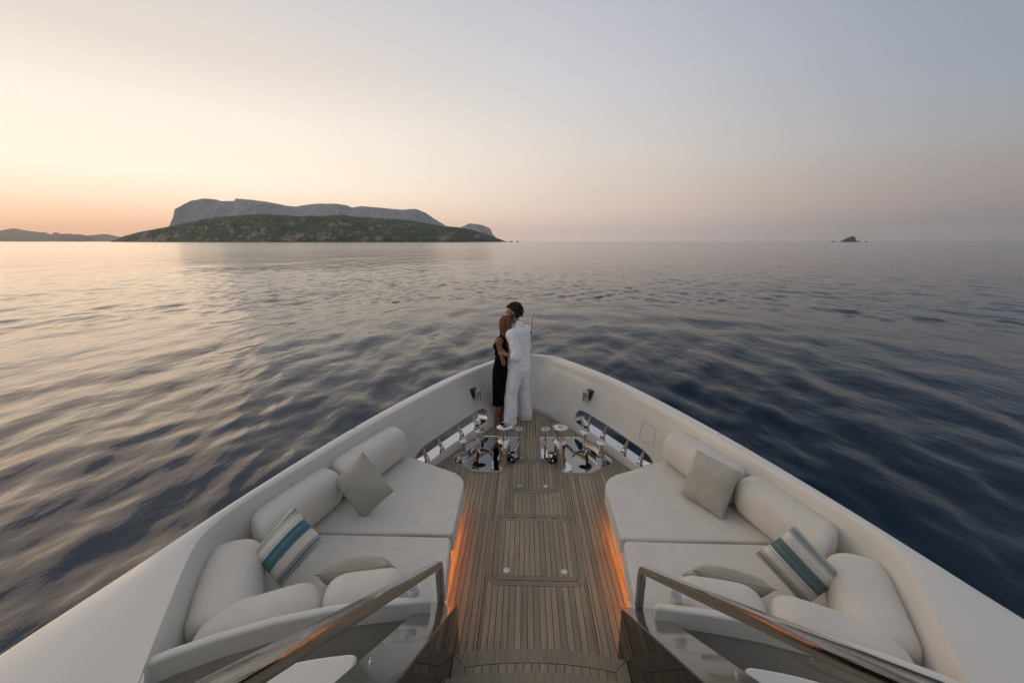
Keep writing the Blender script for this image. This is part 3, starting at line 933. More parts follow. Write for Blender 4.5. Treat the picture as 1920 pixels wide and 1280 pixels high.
# ------------------------------------------------------------------ handrails
for s, sd in ((-1, 'left'), (1, 'right')):
    t = thing('handrail', 'polished steel handrail rising over the %s stair cheek' % sd, 'handrail', 'handrails beside the stairs')
    t.location = (s * .617, 2.02, .42)
    bm = BM()
    x0 = .617; pts = [(x0, 2.02, .425), (x0, 2.02, .66)]
    for a in np.linspace(0, 1, 7):
        # bend from upright to the stair slope
        p0, p1, p2 = Vector((x0, 2.02, .66)), Vector((x0, 2.02, .735)), Vector((x0 - .004, 1.96, .782))
        q = p0 * (1 - a) ** 2 + p1 * 2 * a * (1 - a) + p2 * a * a; pts.append(tuple(q))
    sl = .79
    for k in range(1, 9):
        y = 1.96 - k * .25; pts.append((x0 - .004 - k * .006, y, .782 + (1.96 - y) * sl))
    tube(bm, pts, .0235, 20, sq=4)
    mirror(bm, s)
    bmesh.ops.translate(bm, verts=bm.verts[:], vec=(-t.location.x, -t.location.y, -t.location.z))
    obj('rail', bm, STEEL, t, True, 40)
    bm = BM(); box(bm, -.032, .032, -.030, .030, -.002, .010); 
    bmesh.ops.bevel(bm, geom=bm.edges[:], offset=.003, segments=2)
    obj('foot_plate', bm, STEEL, t, True, 40)

# ------------------------------------------------------------------ fairleads with rollers
for s, sd in ((-1, 'left'), (1, 'right')):
    t = thing('fairlead', 'polished steel fairlead slot with four rollers through the %s bulwark' % sd, 'fairlead', 'fairleads in the bulwark')
    base = wall_pt(.75, .1, s); t.location = base
    d = slot_dir(s)
    ol = [wall_pt(p, z, s) - base for p, z in slot_outline(s)]
    cen = sum(ol, Vector()) / len(ol)
    def sh(p, k):
        v = p - cen; v.z *= 1; return p - v.normalized() * k
    bm = BM(); n = len(ol)
    rows = []
    for off, ins in ((-.010, .006), (-.010, -.010), (.0, -.012), (.0, .004), (.150, .004)):
        rows.append([bm.verts.new(sh(p, ins) + d * off) for p in ol])
    for a, b in ((rows[1], rows[0]), (rows[2], rows[1]), (rows[0], rows[4])):
        for i in range(n): bm.faces.new((a[i], a[(i + 1) % n], b[(i + 1) % n], b[i]))
    bmesh.ops.delete(bm, geom=[v for v in bm.verts if not v.link_faces], context='VERTS')
    bmesh.ops.recalc_face_normals(bm, faces=bm.faces[:])
    obj('frame', bm, STEEL, t, True, 30)
    for (y, zb) in ((4.264, .100), (4.508, .108), (4.867, .125), (5.162, .140)):
        p = wall_xy(y, zb, s) + d * .045 - base
        H = .215 if y < 5.1 else .19
        bm = BM()
        ax_ = wall_xy(y, zb + .2, s) - wall_xy(y, zb, s); ax_.y = ax_.y * .4; H = .185
        lathe(bm, [(.036, -.012), (.036, .010), (.032, .014), (.028, .05), (.021, .10), (.0175, .14), (.0165, H - .02), (.019, H - .012), (.019, H + .01)], frame_to(p, ax_), 20)
        obj('roller', bm, STEEL, t, True, 40)

# wall lamps
for s, sd in ((-1, 'left'), (1, 'right')):
    p = wall_xy(5.30, .55, s)
    nrm_ = Vector((-s * .85, -.50, .0)).normalized()
    t = thing('wall_lamp', 'steel cylinder lamp on a dark bracket on the %s bulwark' % sd, 'lamp', 'lamps on the bulwark')
    t.location = p
    tx = nrm_.cross(Vector((0, 0, 1))).normalized()
    bm = BM()
    def W(a, b_, c): return nrm_ * a + tx * b_ + Vector((0, 0, c))
    pts = [W(-.06, -.05, .075), W(-.06, .05, .075), W(.05, .042, .075), W(.05, -.042, .075), W(-.03, -.045, -.07), W(-.03, .045, -.07), W(.035, .035, -.06), W(.035, -.035, -.06)]
    v = [bm.verts.new(q) for q in pts]
    for f in ((0, 1, 2, 3), (4, 7, 6, 5), (0, 4, 5, 1), (1, 5, 6, 2), (2, 6, 7, 3), (3, 7, 4, 0)): bm.faces.new([v[i] for i in f])
    bmesh.ops.recalc_face_normals(bm, faces=bm.faces[:])
    bmesh.ops.bevel(bm, geom=bm.edges[:], offset=.006, segments=2)
    obj('bracket', bm, BLACKP, t)
    bm = BM()
    lathe(bm, [(.001, .070), (.036, .070), (.041, .074), (.044, .072), (.045, .066), (.045, -.066), (.043, -.07), (.039, -.07), (.038, -.05), (.001, -.05)], Matrix.Translation(nrm_ * .085), 28, False)
    bmesh.ops.recalc_face_normals(bm, faces=bm.faces[:])
    obj('shade', bm, STEEL, t)
    bm = BM(); bmesh.ops.create_cube(bm, size=1, matrix=Matrix.Translation(nrm_ * .045) @ Matrix((nrm_, tx, Vector((0, 0, 1)))).transposed().to_4x4() @ Matrix.Diagonal((.05, .05, .12, 1)))
    obj('arm', bm, STEEL, t, False)

# jackstaff
t = thing('jackstaff', 'thin steel jackstaff at the tip of the bow flying a small blue pennant', 'flagpole')
t.location = (.0, 6.33, .845)
bm = BM(); lathe(bm, [(.024, -.006), (.024, .008), (.017, .014), (.0165, .02), (.0165, .605), (.0135, .62), (.001, .625)], None, 16); obj('pole', bm, STEEL, t)
bm = BM()
lathe(bm, [(.006, 0), (.010, .01), (.006, .02)], Matrix.Translation((0, -.018, .16)), 8)
obj('cleat', bm, BRUSH, t)
bm = BM(); rows = []
for i in range(13):
    u = i / 12
    rows.append([bm.verts.new((.016 - u * .050 + .006 * math.sin(9 * v_ + u * 5), -.020 - .035 * math.sin(u * 4 + v_ * 2), .43 - v_ * .12 * (.4 + .6 * u) - u * .05)) for v_ in [k / 6 for k in range(7)]])
for a, b in zip(rows, rows[1:]):
    for i in range(6): bm.faces.new((a[i], b[i], b[i + 1], a[i + 1]))
fl = obj('pennant', bm, FLAGM, t); so = fl.modifiers.new('s', 'SOLIDIFY'); so.thickness = .002

# ------------------------------------------------------------------ windlasses, plates, bollards
def link_chain(bm, pts, lk=.042, w=.014, r=.0050):
    """links alternately turned along a polyline"""
    P = [Vector(p) for p in pts]; seg = []
    d = 0; L = [0]
    for a, b in zip(P, P[1:]): d += (b - a).length; L.append(d)
    n = int(d / (lk * .72)); 
    def at(t):
        for i in range(len(P) - 1):
            if t <= L[i + 1] or i == len(P) - 2:
                k = (t - L[i]) / max(L[i + 1] - L[i], 1e-6); return P[i].lerp(P[i + 1], k), (P[i + 1] - P[i]).normalized()
    for i in range(n):
        c, dr = at((i + .5) * d / n)
        M = frame_to(c, dr) @ Matrix.Rotation(PI / 2 * (i % 2) + .35, 4, 'Z')
        ring = []
        for k in range(14):
            a = 2 * PI * k / 14
            ring.append(M @ Vector((w * math.cos(a), 0, (lk / 2 - w) * (1 if math.sin(a) > 0 else -1) * (abs(math.sin(a)) > .01) + w * math.sin(a))))
        tube(bm, ring, r, 6, closed=True)
for s, sd in ((-1, 'left'), (1, 'right')):
    # plate
    t = thing('deck_plate', 'mirror polished steel plate under the %s windlass' % sd, 'deck plate', 'windlass plates let into the teak')
    t.location = (s * .5, 4.6, -.005)
    def T(bm):
        mirror(bm, s); bmesh.ops.translate(bm, verts=bm.verts[:], vec=(-t.location.x, -t.location.y, -t.location.z)); return bm
    pin = offset(plate_in, -.002); rim = offset(plate_in, -.012); rim2 = offset(plate_in, -.020)
    bm = BM()
    hc, hr = (.645, 4.355), .078
    outer = rim2; 
    ov = [bm.verts.new((x, y, -.001)) for x, y in outer]
    # fan from hole ring to outline
    edges = [bm.edges.new((ov[i], ov[(i + 1) % len(ov)])) for i in range(len(ov))]
    hv = [bm.verts.new((hc[0] + hr * math.cos(2 * PI * i / 28), hc[1] + hr * math.sin(2 * PI * i / 28), -.001)) for i in range(28)]
    edges += [bm.edges.new((hv[i], hv[(i + 1) % 28])) for i in range(28)]
    bmesh.ops.triangle_fill(bm, use_beauty=True, edges=edges)
    for f in bm.faces:
        if f.normal.z < 0: f.normal_flip()
    obj('sheet', T(bm), PLATE, t, False)
    bm = BM()
    rows = [[bm.verts.new((x, y, z)) for x, y in P] for P, z in ((pin, -.004), (pin, .002), (offset(plate_in, -.007), .0055), (rim, .0045), (rim2, -.001))]
    for a, b in zip(rows, rows[1:]):
        for i in range(len(a)): bm.faces.new((a[i], a[(i + 1) % len(a)], b[(i + 1) % len(a)], b[i]))
    bmesh.ops.recalc_face_normals(bm, faces=bm.faces[:])
    obj('rim', T(bm), STEEL, t)
    bm = BM()
    M_ = Matrix.Translation((hc[0], hc[1], 0))
    lathe(bm, [(hr, -.0008), (hr, -.0030), (hr - .012, -.0045), (.002, -.0047)], M_, 28, False)
    for f in bm.faces:
        if f.normal.z < 0: f.normal_flip()
    obj('chain_hole', T(bm), HOLE, t)  # shallow dish only; the hole's inner shade is painted black
    bm = BM(); lathe(bm, [(hr + .010, -.0005), (hr + .008, .0035), (hr + .001, .0035), (hr, -.001)], M_, 28, False)
    bmesh.ops.recalc_face_normals(bm, faces=bm.faces[:]); obj('hole_ring', T(bm), STEEL, t)
    # windlass
    t = thing('windlass', 'polished vertical windlass with drum, horn and brake wheel on the %s plate' % sd, 'windlass', 'windlasses on the foredeck')
    t.location = (s * .345, 4.50, -.001)
    cx_, cy_ = .345, 4.50
    C_ = Matrix.Translation((cx_, cy_, 0))
    bm = BM(); lathe(bm, [(.088, 0), (.088, .014), (.078, .024), (.066, .05), (.066, .10), (.070, .16), (.074, .185), (.070, .19)], C_, 32); obj('base', T(bm), STEEL, t)
    bm = BM(); lathe(bm, [(.055, .188), (.06, .19), (.058, .215), (.066, .225)], C_, 28); obj('gypsy', T(bm), BLACKR, t)
    bm = BM(); lathe(bm, [(.064, .218), (.088, .226), (.098, .240), (.098, .252), (.085, .268), (.062, .276), (.056, .282)], C_, 36); obj('gypsy_flange', T(bm), STEEL, t)
    bm = BM()
    prof = [(.060, .278), (.052, .300), (.048, .34), (.048, .385), (.053, .41), (.060, .425)]
    rings = []
    SEG = 48
    for r_, z_ in prof:
        rings.append([bm.verts.new((cx_ + (r_ + .0035 * (math.cos(12 * 2 * PI * i / SEG) > .3)) * math.cos(2 * PI * i / SEG), cy_ + (r_ + .0035 * (math.cos(12 * 2 * PI * i / SEG) > .3)) * math.sin(2 * PI * i / SEG), z_)) for i in range(SEG)])
    for a, b in zip(rings, rings[1:]):
        for i in range(SEG): bm.faces.new((a[i], a[(i + 1) % SEG], b[(i + 1) % SEG], b[i]))
    obj('drum', T(bm), STEEL, t)
    bm = BM(); lathe(bm, [(.058, .422), (.090, .428), (.097, .434), (.097, .441), (.088, .447), (.03, .452), (.028, .449), (.02, .449), (.018, .460), (.006, .462)], C_, 36); obj('drum_cap', T(bm), STEEL, t)
    bm = BM(); lathe(bm, [(.027, .449), (.027, .4545), (.020, .4545)], C_, 24, False); obj('cap_ring', T(bm), BLACKP, t)
    # horn pipe in front of the base
    bm = BM()
    pts = [(.300, 4.470, .285), (.296, 4.445, .296), (.300, 4.415, .290), (.312, 4.385, .262), (.325, 4.365, .22), (.336, 4.352, .16), (.345, 4.345, .10), (.350, 4.342, .045), (.352, 4.341, -.002)]
    tube(bm, pts, .04, 20, rr=[.022, .032, .038, .041, .042, .041, .041, .046, .058]); obj('chain_pipe', T(bm), STEEL, t)
    # brake wheel
    wx, wy = .165, 4.52
    bm = BM()
    tube(bm, [(wx + .047 * math.cos(a), wy + .047 * math.sin(a), .40) for a in [2 * PI * k / 28 for k in range(28)]], .0065, 8, closed=True)
    for k in range(3):
        a = 2 * PI * k / 3 + .4; tube(bm, [(wx, wy, .388), (wx + .045 * math.cos(a), wy + .045 * math.sin(a), .40)], .0045, 6)
    lathe(bm, [(.013, .372), (.013, .398), (.008, .402)], Matrix.Translation((wx, wy, 0)), 14)
    obj('brake_wheel', T(bm), STEEL, t)
    bm = BM()
    lathe(bm, [(.010, .20), (.010, .375)], Matrix.Translation((wx, wy, 0)), 12)
    lathe(bm, [(.018, .15), (.018, .22), (.012, .23)], Matrix.Translation((wx, wy, 0)), 12)
    tube(bm, [(wx, wy, .18), (wx + .06, wy - .03, .13), (wx + .12, wy - .04, .12)], .012, 8)
    tube(bm, [(wx - .004, wy, .21), (wx + .04, wy - .08, .15), (wx + .045, wy - .12, .05)], .009, 8)
    tube(bm, [(wx, wy, .15), (wx - .005, wy, .0)], .014, 8)
    obj('brake_stem', T(bm), STEEL, t)
    bm = BM()
    for (a0, b0, r0) in (((wx + .02, 4.46, .03), (wx + .15, 4.42, .05), .019), ((wx + .04, 4.50, .09), (wx + .16, 4.46, .10), .016), ((wx + .06, 4.40, .02), (wx + .10, 4.40, .10), .018), ((wx + .10, 4.50, .02), (wx + .12, 4.48, .15), .015)):
        capsule(bm, a0, b0, r0, r0 * .8, 10)
    obj('hydraulic_hose', T(bm), BLACKR, t)
    bm = BM()
    for k, (x, y, z) in enumerate(((wx + .05, 4.43, .075), (wx + .09, 4.385, .05), (wx + .12, 4.42, .12), (wx + .03, 4.46, .05))):
        lathe(bm, [(.014, 0), (.014, .018), (.010, .024)], frame_to((x, y, z), (-.3, -.8, .6)), 8)
    obj('hose_fitting', T(bm), STEEL, t)
    # chain stopper and its red chain
    t2 = t
    t = thing('chain_stopper', 'polished roller chain stopper over the dark chain hole on the %s plate' % sd, 'chain stopper', 'chain stoppers on the foredeck')
    t.location = (s * .61, 4.46, -.001)
    ax = Vector((.86, -.51, 0)).normalized() * -1       # along the chain, towards the windlass
    ax = (Vector((.36, 4.50, 0)) - Vector((.645, 4.355, 0))).normalized(); sx = Vector((-ax.y, ax.x, 0))
    O_ = Vector((.605, 4.40, 0))
    for k in (-1, 1):
        bm = BM()
        pr = [(-.075, 0), (.10, 0), (.11, .05), (.07, .135), (.0, .175), (-.05, .165), (-.065, .10)]
        a = [bm.verts.new(O_ + ax * u + sx * (k * .040) + Vector((0, 0, z))) for u, z in pr]; b = [bm.verts.new(O_ + ax * u + sx * (k * .052) + Vector((0, 0, z))) for u, z in pr]
        n = len(pr); bm.faces.new(a); bm.faces.new(b[::-1])
        for i in range(n): bm.faces.new((a[i], b[i], b[(i + 1) % n], a[(i + 1) % n]))
        bmesh.ops.recalc_face_normals(bm, faces=bm.faces[:])
        bmesh.ops.bevel(bm, geom=bm.edges[:], offset=.003, segments=2)
        obj('side_plate', T(bm), STEEL, t)
    bm = BM(); lathe(bm, [(.012, -.06), (.012, .06)], frame_to(O_ + Vector((0, 0, .165)) - ax * .045, sx), 14); lathe(bm, [(.02, -.066), (.02, -.054)], frame_to(O_ + Vector((0, 0, .165)) - ax * .045, sx), 14)
    obj('cross_bar', T(bm), STEEL, t)
    bm = BM(); lathe(bm, [(.042, -.036), (.026, -.012), (.026, .012), (.042, .036)], frame_to(O_ + Vector((0, 0, .085)), sx), 20); obj('roller', T(bm), BRUSH, t)
    bm = BM()
    tube(bm, [O_ + ax * .055 + sx * .05 + Vector((0, 0, .13)), O_ + ax * .085 + sx * .065 + Vector((0, 0, .20))], .007, 8)
    obj('pawl_lever', T(bm), STEEL, t)
    bm = BM()
    pr = [(-.03, .13), (.10, .085), (.11, .055), (-.02, .07)]
    a = [bm.verts.new(O_ + ax * u - sx * .038 + Vector((0, 0, z + .03))) for u, z in pr]; b = [bm.verts.new(O_ + ax * u + sx * .038 + Vector((0, 0, z + .03))) for u, z in pr]
    bm.faces.new(a); bm.faces.new(b[::-1])
    for i in range(4): bm.faces.new((a[i], b[i], b[(i + 1) % 4], a[(i + 1) % 4]))
    bmesh.ops.recalc_face_normals(bm, faces=bm.faces[:]); obj('pawl', T(bm), BLACKP, t, False)
    t = bpy.data.objects.new('tmp', None); t.location = (0, 0, 0)
    bm = BM()
    g = Vector((cx_, cy_, .203))
    st_ = O_ + Vector((0, 0, .125))
    link_chain(bm, [g + Vector((-.07, -.02, -.02)), g + Vector((-.05, -.06, 0)), g + Vector((0, -.073, 0)), g + Vector((.045, -.055, 0)), g + Vector((.066, -.01, 0)), g + Vector((.075, .01, -.004)), O_ + ax * .10 + Vector((0, 0, .135)), st_, O_ - ax * .035 + Vector((0, 0, .110)), O_ - ax * .052 + Vector((0, 0, .06)), O_ - ax * .055 + Vector((0, 0, -.006))], .044, .0150, .0062)
    o = obj('anchor_chain', T(bm), CHAINR)
    tag(o, 'red anchor chain running from the %s windlass into its hole' % sd, 'chain', 'red anchor chains')
    bpy.data.objects.remove(t)
    # double bollard
    t = thing('bollard', 'polished double mooring bollard with two mushroom heads on the %s plate' % sd, 'bollard', 'double bollards beside the bulwark')
    t.location = (s * .80, 4.62, -.001)
    a1 = Vector((.865, 4.545, 0)); a2 = Vector((.715, 4.80, 0)); dd = (a2 - a1).normalized()
    bm = BM(); lathe(bm, [(.058, 0), (.058, .006), (.052, .010), (.050, .060), (.046, .068)], Matrix.Translation(a1), 28)
    obj('base', T(bm), STEEL, t)
    bm = BM()
    tube(bm, [a1 + Vector((0, 0, .072)), a1.lerp(a2, .35) + Vector((0, 0, .075)), a1.lerp(a2, .75) + Vector((0, 0, .070)), a2 + Vector((0, 0, .06))], .03, 16, rr=[.040, .034, .032, .034], sq=3)
    lathe(bm, [(.045, 0), (.042, .05), (.035, .07)], Matrix.Translation(a2), 20)
    obj('bar', T(bm), STEEL, t)
    for q, lean in ((a1, .0), (a2, .03)):
        bm = BM()
        tube(bm, [q + Vector((0, 0, .06)), q + dd * lean * .2 + Vector((0, 0, .09)), q + dd * lean * .7 + Vector((0, 0, .15)), q + dd * lean + Vector((0, 0, .20))], .03, 18, rr=[.034, .027, .023, .028])
        obj('post', T(bm), STEEL, t)
        bm = BM()
        M2 = frame_to(q + dd * lean + Vector((0, 0, .196)), Vector((-.12, -.10, 1))) @ Matrix.Diagonal((1.0, .78, 1, 1))
        lathe(bm, [(.026, 0), (.055, .014), (.068, .022), (.070, .027), (.062, .032), (.02, .036)], M2, 28); obj('head', T(bm), STEEL, t)

# ------------------------------------------------------------------ people
def loft(bm, rings, ang, seg=28, pw=2.3):
    """closed trunk through elliptical sections (centre, half depth, half width), squared a little"""
    R3 = Matrix.Rotation(ang, 3, 'Z'); prev = None; first = None
    for c, rx, ry in rings:
        ring = []
        for k in range(seg):
            a = 2 * PI * k / seg; ca, sa = math.cos(a), math.sin(a)
            q = (abs(ca) ** pw + abs(sa) ** pw) ** (-1 / pw)
            ring.append(bm.verts.new(Vector(c) + R3 @ Vector((rx * ca * q, ry * sa * q, 0))))
        if prev:
            for k in range(seg): bm.faces.new((prev[k], prev[(k + 1) % seg], ring[(k + 1) % seg], ring[k]))
        else: first = ring
        prev = ring
    bm.faces.new(first[::-1]); bm.faces.new(prev)
def hand(bm, ha, hd, up, curl, sc=1.0):
    """palm, four bent fingers of unequal length and a thumb; curl = direction the fingers bend to"""
    hd = hd.normalized(); up = (up - hd * up.dot(hd)).normalized(); curl = curl.normalized()
    capsule(bm, ha, ha + hd * .055 * sc, .024 * sc, .027 * sc)
    for k, ln in enumerate((.060, .068, .062, .048)):
        b0 = ha + hd * .072 * sc + up * (.026 - .0172 * k) * sc
        m1 = b0 + (hd * .85 + curl * .25) * ln * .45 * sc; m2 = m1 + (hd * .35 + curl * .8) * ln * .33 * sc; e1 = m2 + (hd * -.1 + curl * .9) * ln * .25 * sc
        capsule(bm, b0, m1, .0092 * sc, .0086 * sc, 8); capsule(bm, m1, m2, .0086 * sc, .0080 * sc, 8); capsule(bm, m2, e1, .0080 * sc, .0068 * sc, 8)
    capsule(bm, ha + hd * .012 + up * .02 * sc, ha + hd * .045 * sc + up * .050 * sc + curl * .012, .0125 * sc, .0105 * sc, 8)
    capsule(bm, ha + hd * .045 * sc + up * .050 * sc + curl * .012, ha + hd * .068 * sc + up * .052 * sc + curl * .032, .0105 * sc, .0085 * sc, 8)
def curl_lock(bm, p, d, n, length, r, turns, ph, th=.0032, seg=5, k=9):
    """one springy lock of hair"""
    d = d.normalized(); a = d.orthogonal().normalized(); b2 = d.cross(a); pts = []
    for i in range(k):
        u = i / (k - 1); an = ph + turns * 2 * PI * u
        pts.append(p + d * length * u + (a * math.cos(an) + b2 * math.sin(an)) * r * min(1, u * 2.5) + Vector((0, 0, -.30 * length * u * u)))
    tube(bm, pts, th, seg, rr=[th * (1.0 if u_ < k - 2 else .6) for u_ in range(k)])

F = Vector((-.80, .60, 0)).normalized(); Lf = Vector((-F.y, F.x, 0))    # facing and own-left directions
def build_man():
    t = thing('person', 'bearded man with curly dark hair in white linen shirt and trousers, arms round the woman', 'person')
    O = Vector((-.19, 5.50, 0)); t.location = O
    ANG = math.atan2(F.y, F.x)
    def W(f, l, z): return F * f + Lf * l + Vector((0, 0, z))
    def A(x, y, z): return Vector((x, y, z)) - O
    arms = ((1, W(.0, .178, 1.425), A(-.205, 5.275, 1.105), A(-.350, 5.255, 1.140), Vector((-.9, .02, .22)), Vector((-.35, .9, .0))),
            (-1, W(.01, -.178, 1.425), W(.03, -.235, 1.12), W(.25, -.10, 1.10), F * .5 + Lf * .8, Lf * 1.0 + F * .2))
    bm = BM()
    loft(bm, [(W(0, 0, .80), .09, .13), (W(0, 0, .90), .112, .165), (W(0, 0, 1.0), .102, .15), (W(.0, 0, 1.12), .095, .142), (W(.005, 0, 1.26), .112, .168), (W(.0, 0, 1.38), .10, .175), (W(-.005, 0, 1.45), .07, .11)], ANG)
    for l in (1, -1):
        capsule(bm, W(-.01, l * .088, .90), W(.022, l * .145, .50), .076, .050)
        capsule(bm, W(.022, l * .145, .50), W(-.01, l * .188, .10), .050, .036)
        capsule(bm, W(-.04, l * .20, .035), W(.15, l * .21, .028), .034, .026)
        capsule(bm, W(0, l * .08, 1.43), W(0, l * .175, 1.42), .050, .05)
    for l, sh, el, ha, hd, cu in arms:
        capsule(bm, sh, el, .044, .034); capsule(bm, el, ha, .035, .025)
        hand(bm, ha, hd, Vector((0, 0, 1)), cu)
    capsule(bm, W(-.01, 0, 1.42), W(.062, 0, 1.58), .060, .056)
    Hc = W(.088, 0, 1.690)
    Rz = Matrix.Rotation(ANG, 3, 'Z')
    FH = Vector((-.97, .22, 0)).normalized(); LH = Vector((-FH.y, FH.x, 0)); Rz = Matrix.Rotation(math.atan2(FH.y, FH.x), 3, 'Z')
    def H(f, l, z): return Hc + FH * f + LH * l + Vector((0, 0, z))
    ellipsoid(bm, H(-.012, 0, .02), (.098, .076, .098), Rz)
    ellipsoid(bm, H(.028, 0, -.040), (.064, .056, .084), Rz)
    capsule(bm, H(.066, 0, -.100), H(.074, 0, -.094), .021, .018, 10)    # chin
    for l in (1, -1): capsule(bm, H(-.005, l * .056, -.062), H(.058, l * .022, -.102), .016, .015, 10)  # jaw
    capsule(bm, H(.084, 0, .016), H(.108, 0, -.018), .0075, .0105, 10)      # nose
    for l in (1, -1):
        capsule(bm, H(.080, l * .014, .027), H(.070, l * .044, .026), .0095, .008, 8)   # brow
        capsule(bm, H(.060, l * .044, -.015), H(.068, l * .028, -.022), .015, .013, 8)  # cheek
        ellipsoid(bm, H(-.012, l * .077, -.010), (.015, .008, .025), Rz, 10)                    # ear
        capsule(bm, H(.106, l * .007, -.022), H(.094, l * .011, -.022), .006, .005, 8)
    capsule(bm, H(.087, .014, -.050), H(.087, -.014, -.050), .006, .006, 8)            # lips
    capsule(bm, H(.085, .012, -.060), H(.085, -.012, -.060), .0065, .0065, 8)
    remeshed('body', bm, SKINM, .0052, 2, t)
    for l in (1, -1):
        bm = BM(); ellipsoid(bm, H(.076, l * .030, .006), (.009, .011, .007), Rz, 10); obj('eye', bm, BLACKR, t)
    bm = BM()
    capsule(bm, H(.066, 0, -.104), H(.076, 0, -.098), .0245, .021, 10)
    for l in (1, -1):
        capsule(bm, H(.000, l * .064, -.030), H(.012, l * .058, -.070), .012, .018, 10)
        capsule(bm, H(.012, l * .058, -.070), H(.058, l * .028, -.103), .018, .020, 10)
        capsule(bm, H(.084, l * .018, -.042), H(.088, 0, -.039), .0055, .0055, 8)
    remeshed('beard', bm, HAIRM, .0045, 2, t, fold(90, .0018))
    # curly hair: a close cap under several hundred springy locks
    rnd = random.Random(3)
    bm = BM()
    ellipsoid(bm, H(-.024, 0, .040), (.096, .082, .090), Rz)
    ellipsoid(bm, H(-.052, 0, -.015), (.066, .070, .075), Rz)
    for i in range(620):
        th = rnd.uniform(-PI, PI); ph = math.acos(rnd.uniform(-.62, 1))
        dv = Vector((math.sin(ph) * math.cos(th), math.sin(ph) * math.sin(th), math.cos(ph)))
        if dv.x > .30 and dv.z < .42: continue
        if dv.z < -.1 and dv.x > -.15: continue
        p = H(-.024 + dv.x * .088, dv.y * .076, .036 + dv.z * .084)
        if dv.z < 0: p = H(-.048 + dv.x * .068, dv.y * .068, .015 + dv.z * .095)
        out = FH * dv.x + LH * dv.y + Vector((0, 0, dv.z)) + Vector((rnd.uniform(-.7, .7), rnd.uniform(-.7, .7), rnd.uniform(-.7, .5)))
        curl_lock(bm, p, out, None, rnd.uniform(.018, .038), rnd.uniform(.006, .010), rnd.uniform(.8, 1.7), rnd.uniform(0, 6), rnd.uniform(.0035, .0055), 5, 8)
    for i in range(46):
        p = H(.056 + rnd.uniform(-.03, .012), rnd.uniform(-.06, .06), .078 + rnd.uniform(-.02, .022))
        curl_lock(bm, p, W(.9, rnd.uniform(-.5, .5), rnd.uniform(-.3, .5)), None, rnd.uniform(.025, .048), .009, 1.3, rnd.uniform(0, 6), .0045, 5, 8)
    obj('hair', bm, HAIRM, t, True, None)
    # shirt: loose linen hanging from the shoulders
    bm = BM()
    loft(bm, [(W(.0, 0, .88), .132, .182), (W(.0, 0, .96), .130, .180), (W(.004, 0, 1.06), .120, .168), (W(.008, 0, 1.18), .120, .168), (W(.010, 0, 1.29), .124, .176), (W(.006, 0, 1.37), .114, .178), (W(-.006, 0, 1.43), .092, .165), (W(-.008, 0, 1.47), .066, .105)], ANG)
    for l, sh, el, ha, hd, cu in arms:
        s1 = W(-.005, l * .170, 1.405)
        capsule(bm, W(-.01, l * .07, 1.425), s1, .066, .064); capsule(bm, s1, el.lerp(s1, .10), .064, .056)
        capsule(bm, el.lerp(s1, .10), el + (ha - el) * .25, .060, .053)
        ellipsoid(bm, el, (.057, .057, .057))
    capsule(bm, W(-.012, 0, 1.44), W(.006, 0, 1.50), .076, .064)
    def dsp(c, n):
        v = fold(5.0, .013, (1.2, 1.2, .55), 2)(c, n) + fold(13, .0085, (1, 1, .6), 6)(c, n) + fold(24, .003, (1, 1, .8), 3)(c, n)
        if c.z < 1.05: v += .007 * math.sin(math.atan2(c.y, c.x) * 9 + c.z * 5) * (1.05 - c.z) / .12 * .6
        return v
    sh_ = remeshed('shirt', bm, LINEN, .0075, 3, t, dsp)
    bm = bmesh.new(); bm.from_mesh(sh_.data)
    bmesh.ops.bisect_plane(bm, geom=bm.verts[:] + bm.edges[:] + bm.faces[:], plane_co=(0, 0, .915), plane_no=(F.x * .10, F.y * .10, 1), clear_inner=True)
    bm.to_mesh(sh_.data); bm.free()
    so = sh_.modifiers.new('s', 'SOLIDIFY'); so.thickness = .004; so.offset = 1
    bm = BM()
    ringc = [W(.004 + .070 * math.cos(a), .070 * math.sin(a), 1.497 + .016 * (-math.cos(a))) for a in [2 * PI * k / 24 for k in range(2, 23)]]
    rows = [[bm.verts.new(p + W(0, 0, dz) + (p - W(0, 0, p.z)).normalized() * o_) for p in ringc] for dz, o_ in ((-.016, .006), (.022, .0), (.030, -.001), (.026, .006), (-.008, .016), (-.016, .015))]
    for a, b in zip(rows, rows[1:]):
        for i in range(len(a) - 1): bm.faces.new((a[i], a[i + 1], b[i + 1], b[i]))
    bmesh.ops.recalc_face_normals(bm, faces=bm.faces[:]); obj('collar', bm, LINEN, t)
    for l, sh, el, ha, hd, cu in arms:
        d_ = (ha - el).normalized(); M3 = frame_to(el + (ha - el) * .27, d_)
        bm = BM(); lathe(bm, [(.044, -.020), (.054, -.016), (.056, .004), (.053, .016), (.050, .018), (.043, .014)], M3, 24); obj('sleeve_cuff', bm, LINEN, t)
    # trousers
    bm = BM()
    loft(bm, [(W(-.005, 0, .76), .118, .172), (W(-.005, 0, .86), .130, .188), (W(-.005, 0, .95), .124, .178), (W(-.003, 0, 1.02), .110, .158)], ANG)
    for l in (1, -1):
        f0 = .0 if l > 0 else -.01
        capsule(bm, W(-.01, l * .088, .86), W(.025, l * .145, .50), .102, .080, 18)
        capsule(bm, W(.025, l * .145, .50), W(f0, l * .185, .12), .080, .088, 18)
        capsule(bm, W(f0, l * .185, .12), W(.02 + f0, l * .192, .045), .090, .090, 18)
        capsule(bm, W(.03, l * .195, .05), W(.13, l * .205, .035), .05, .036, 12)
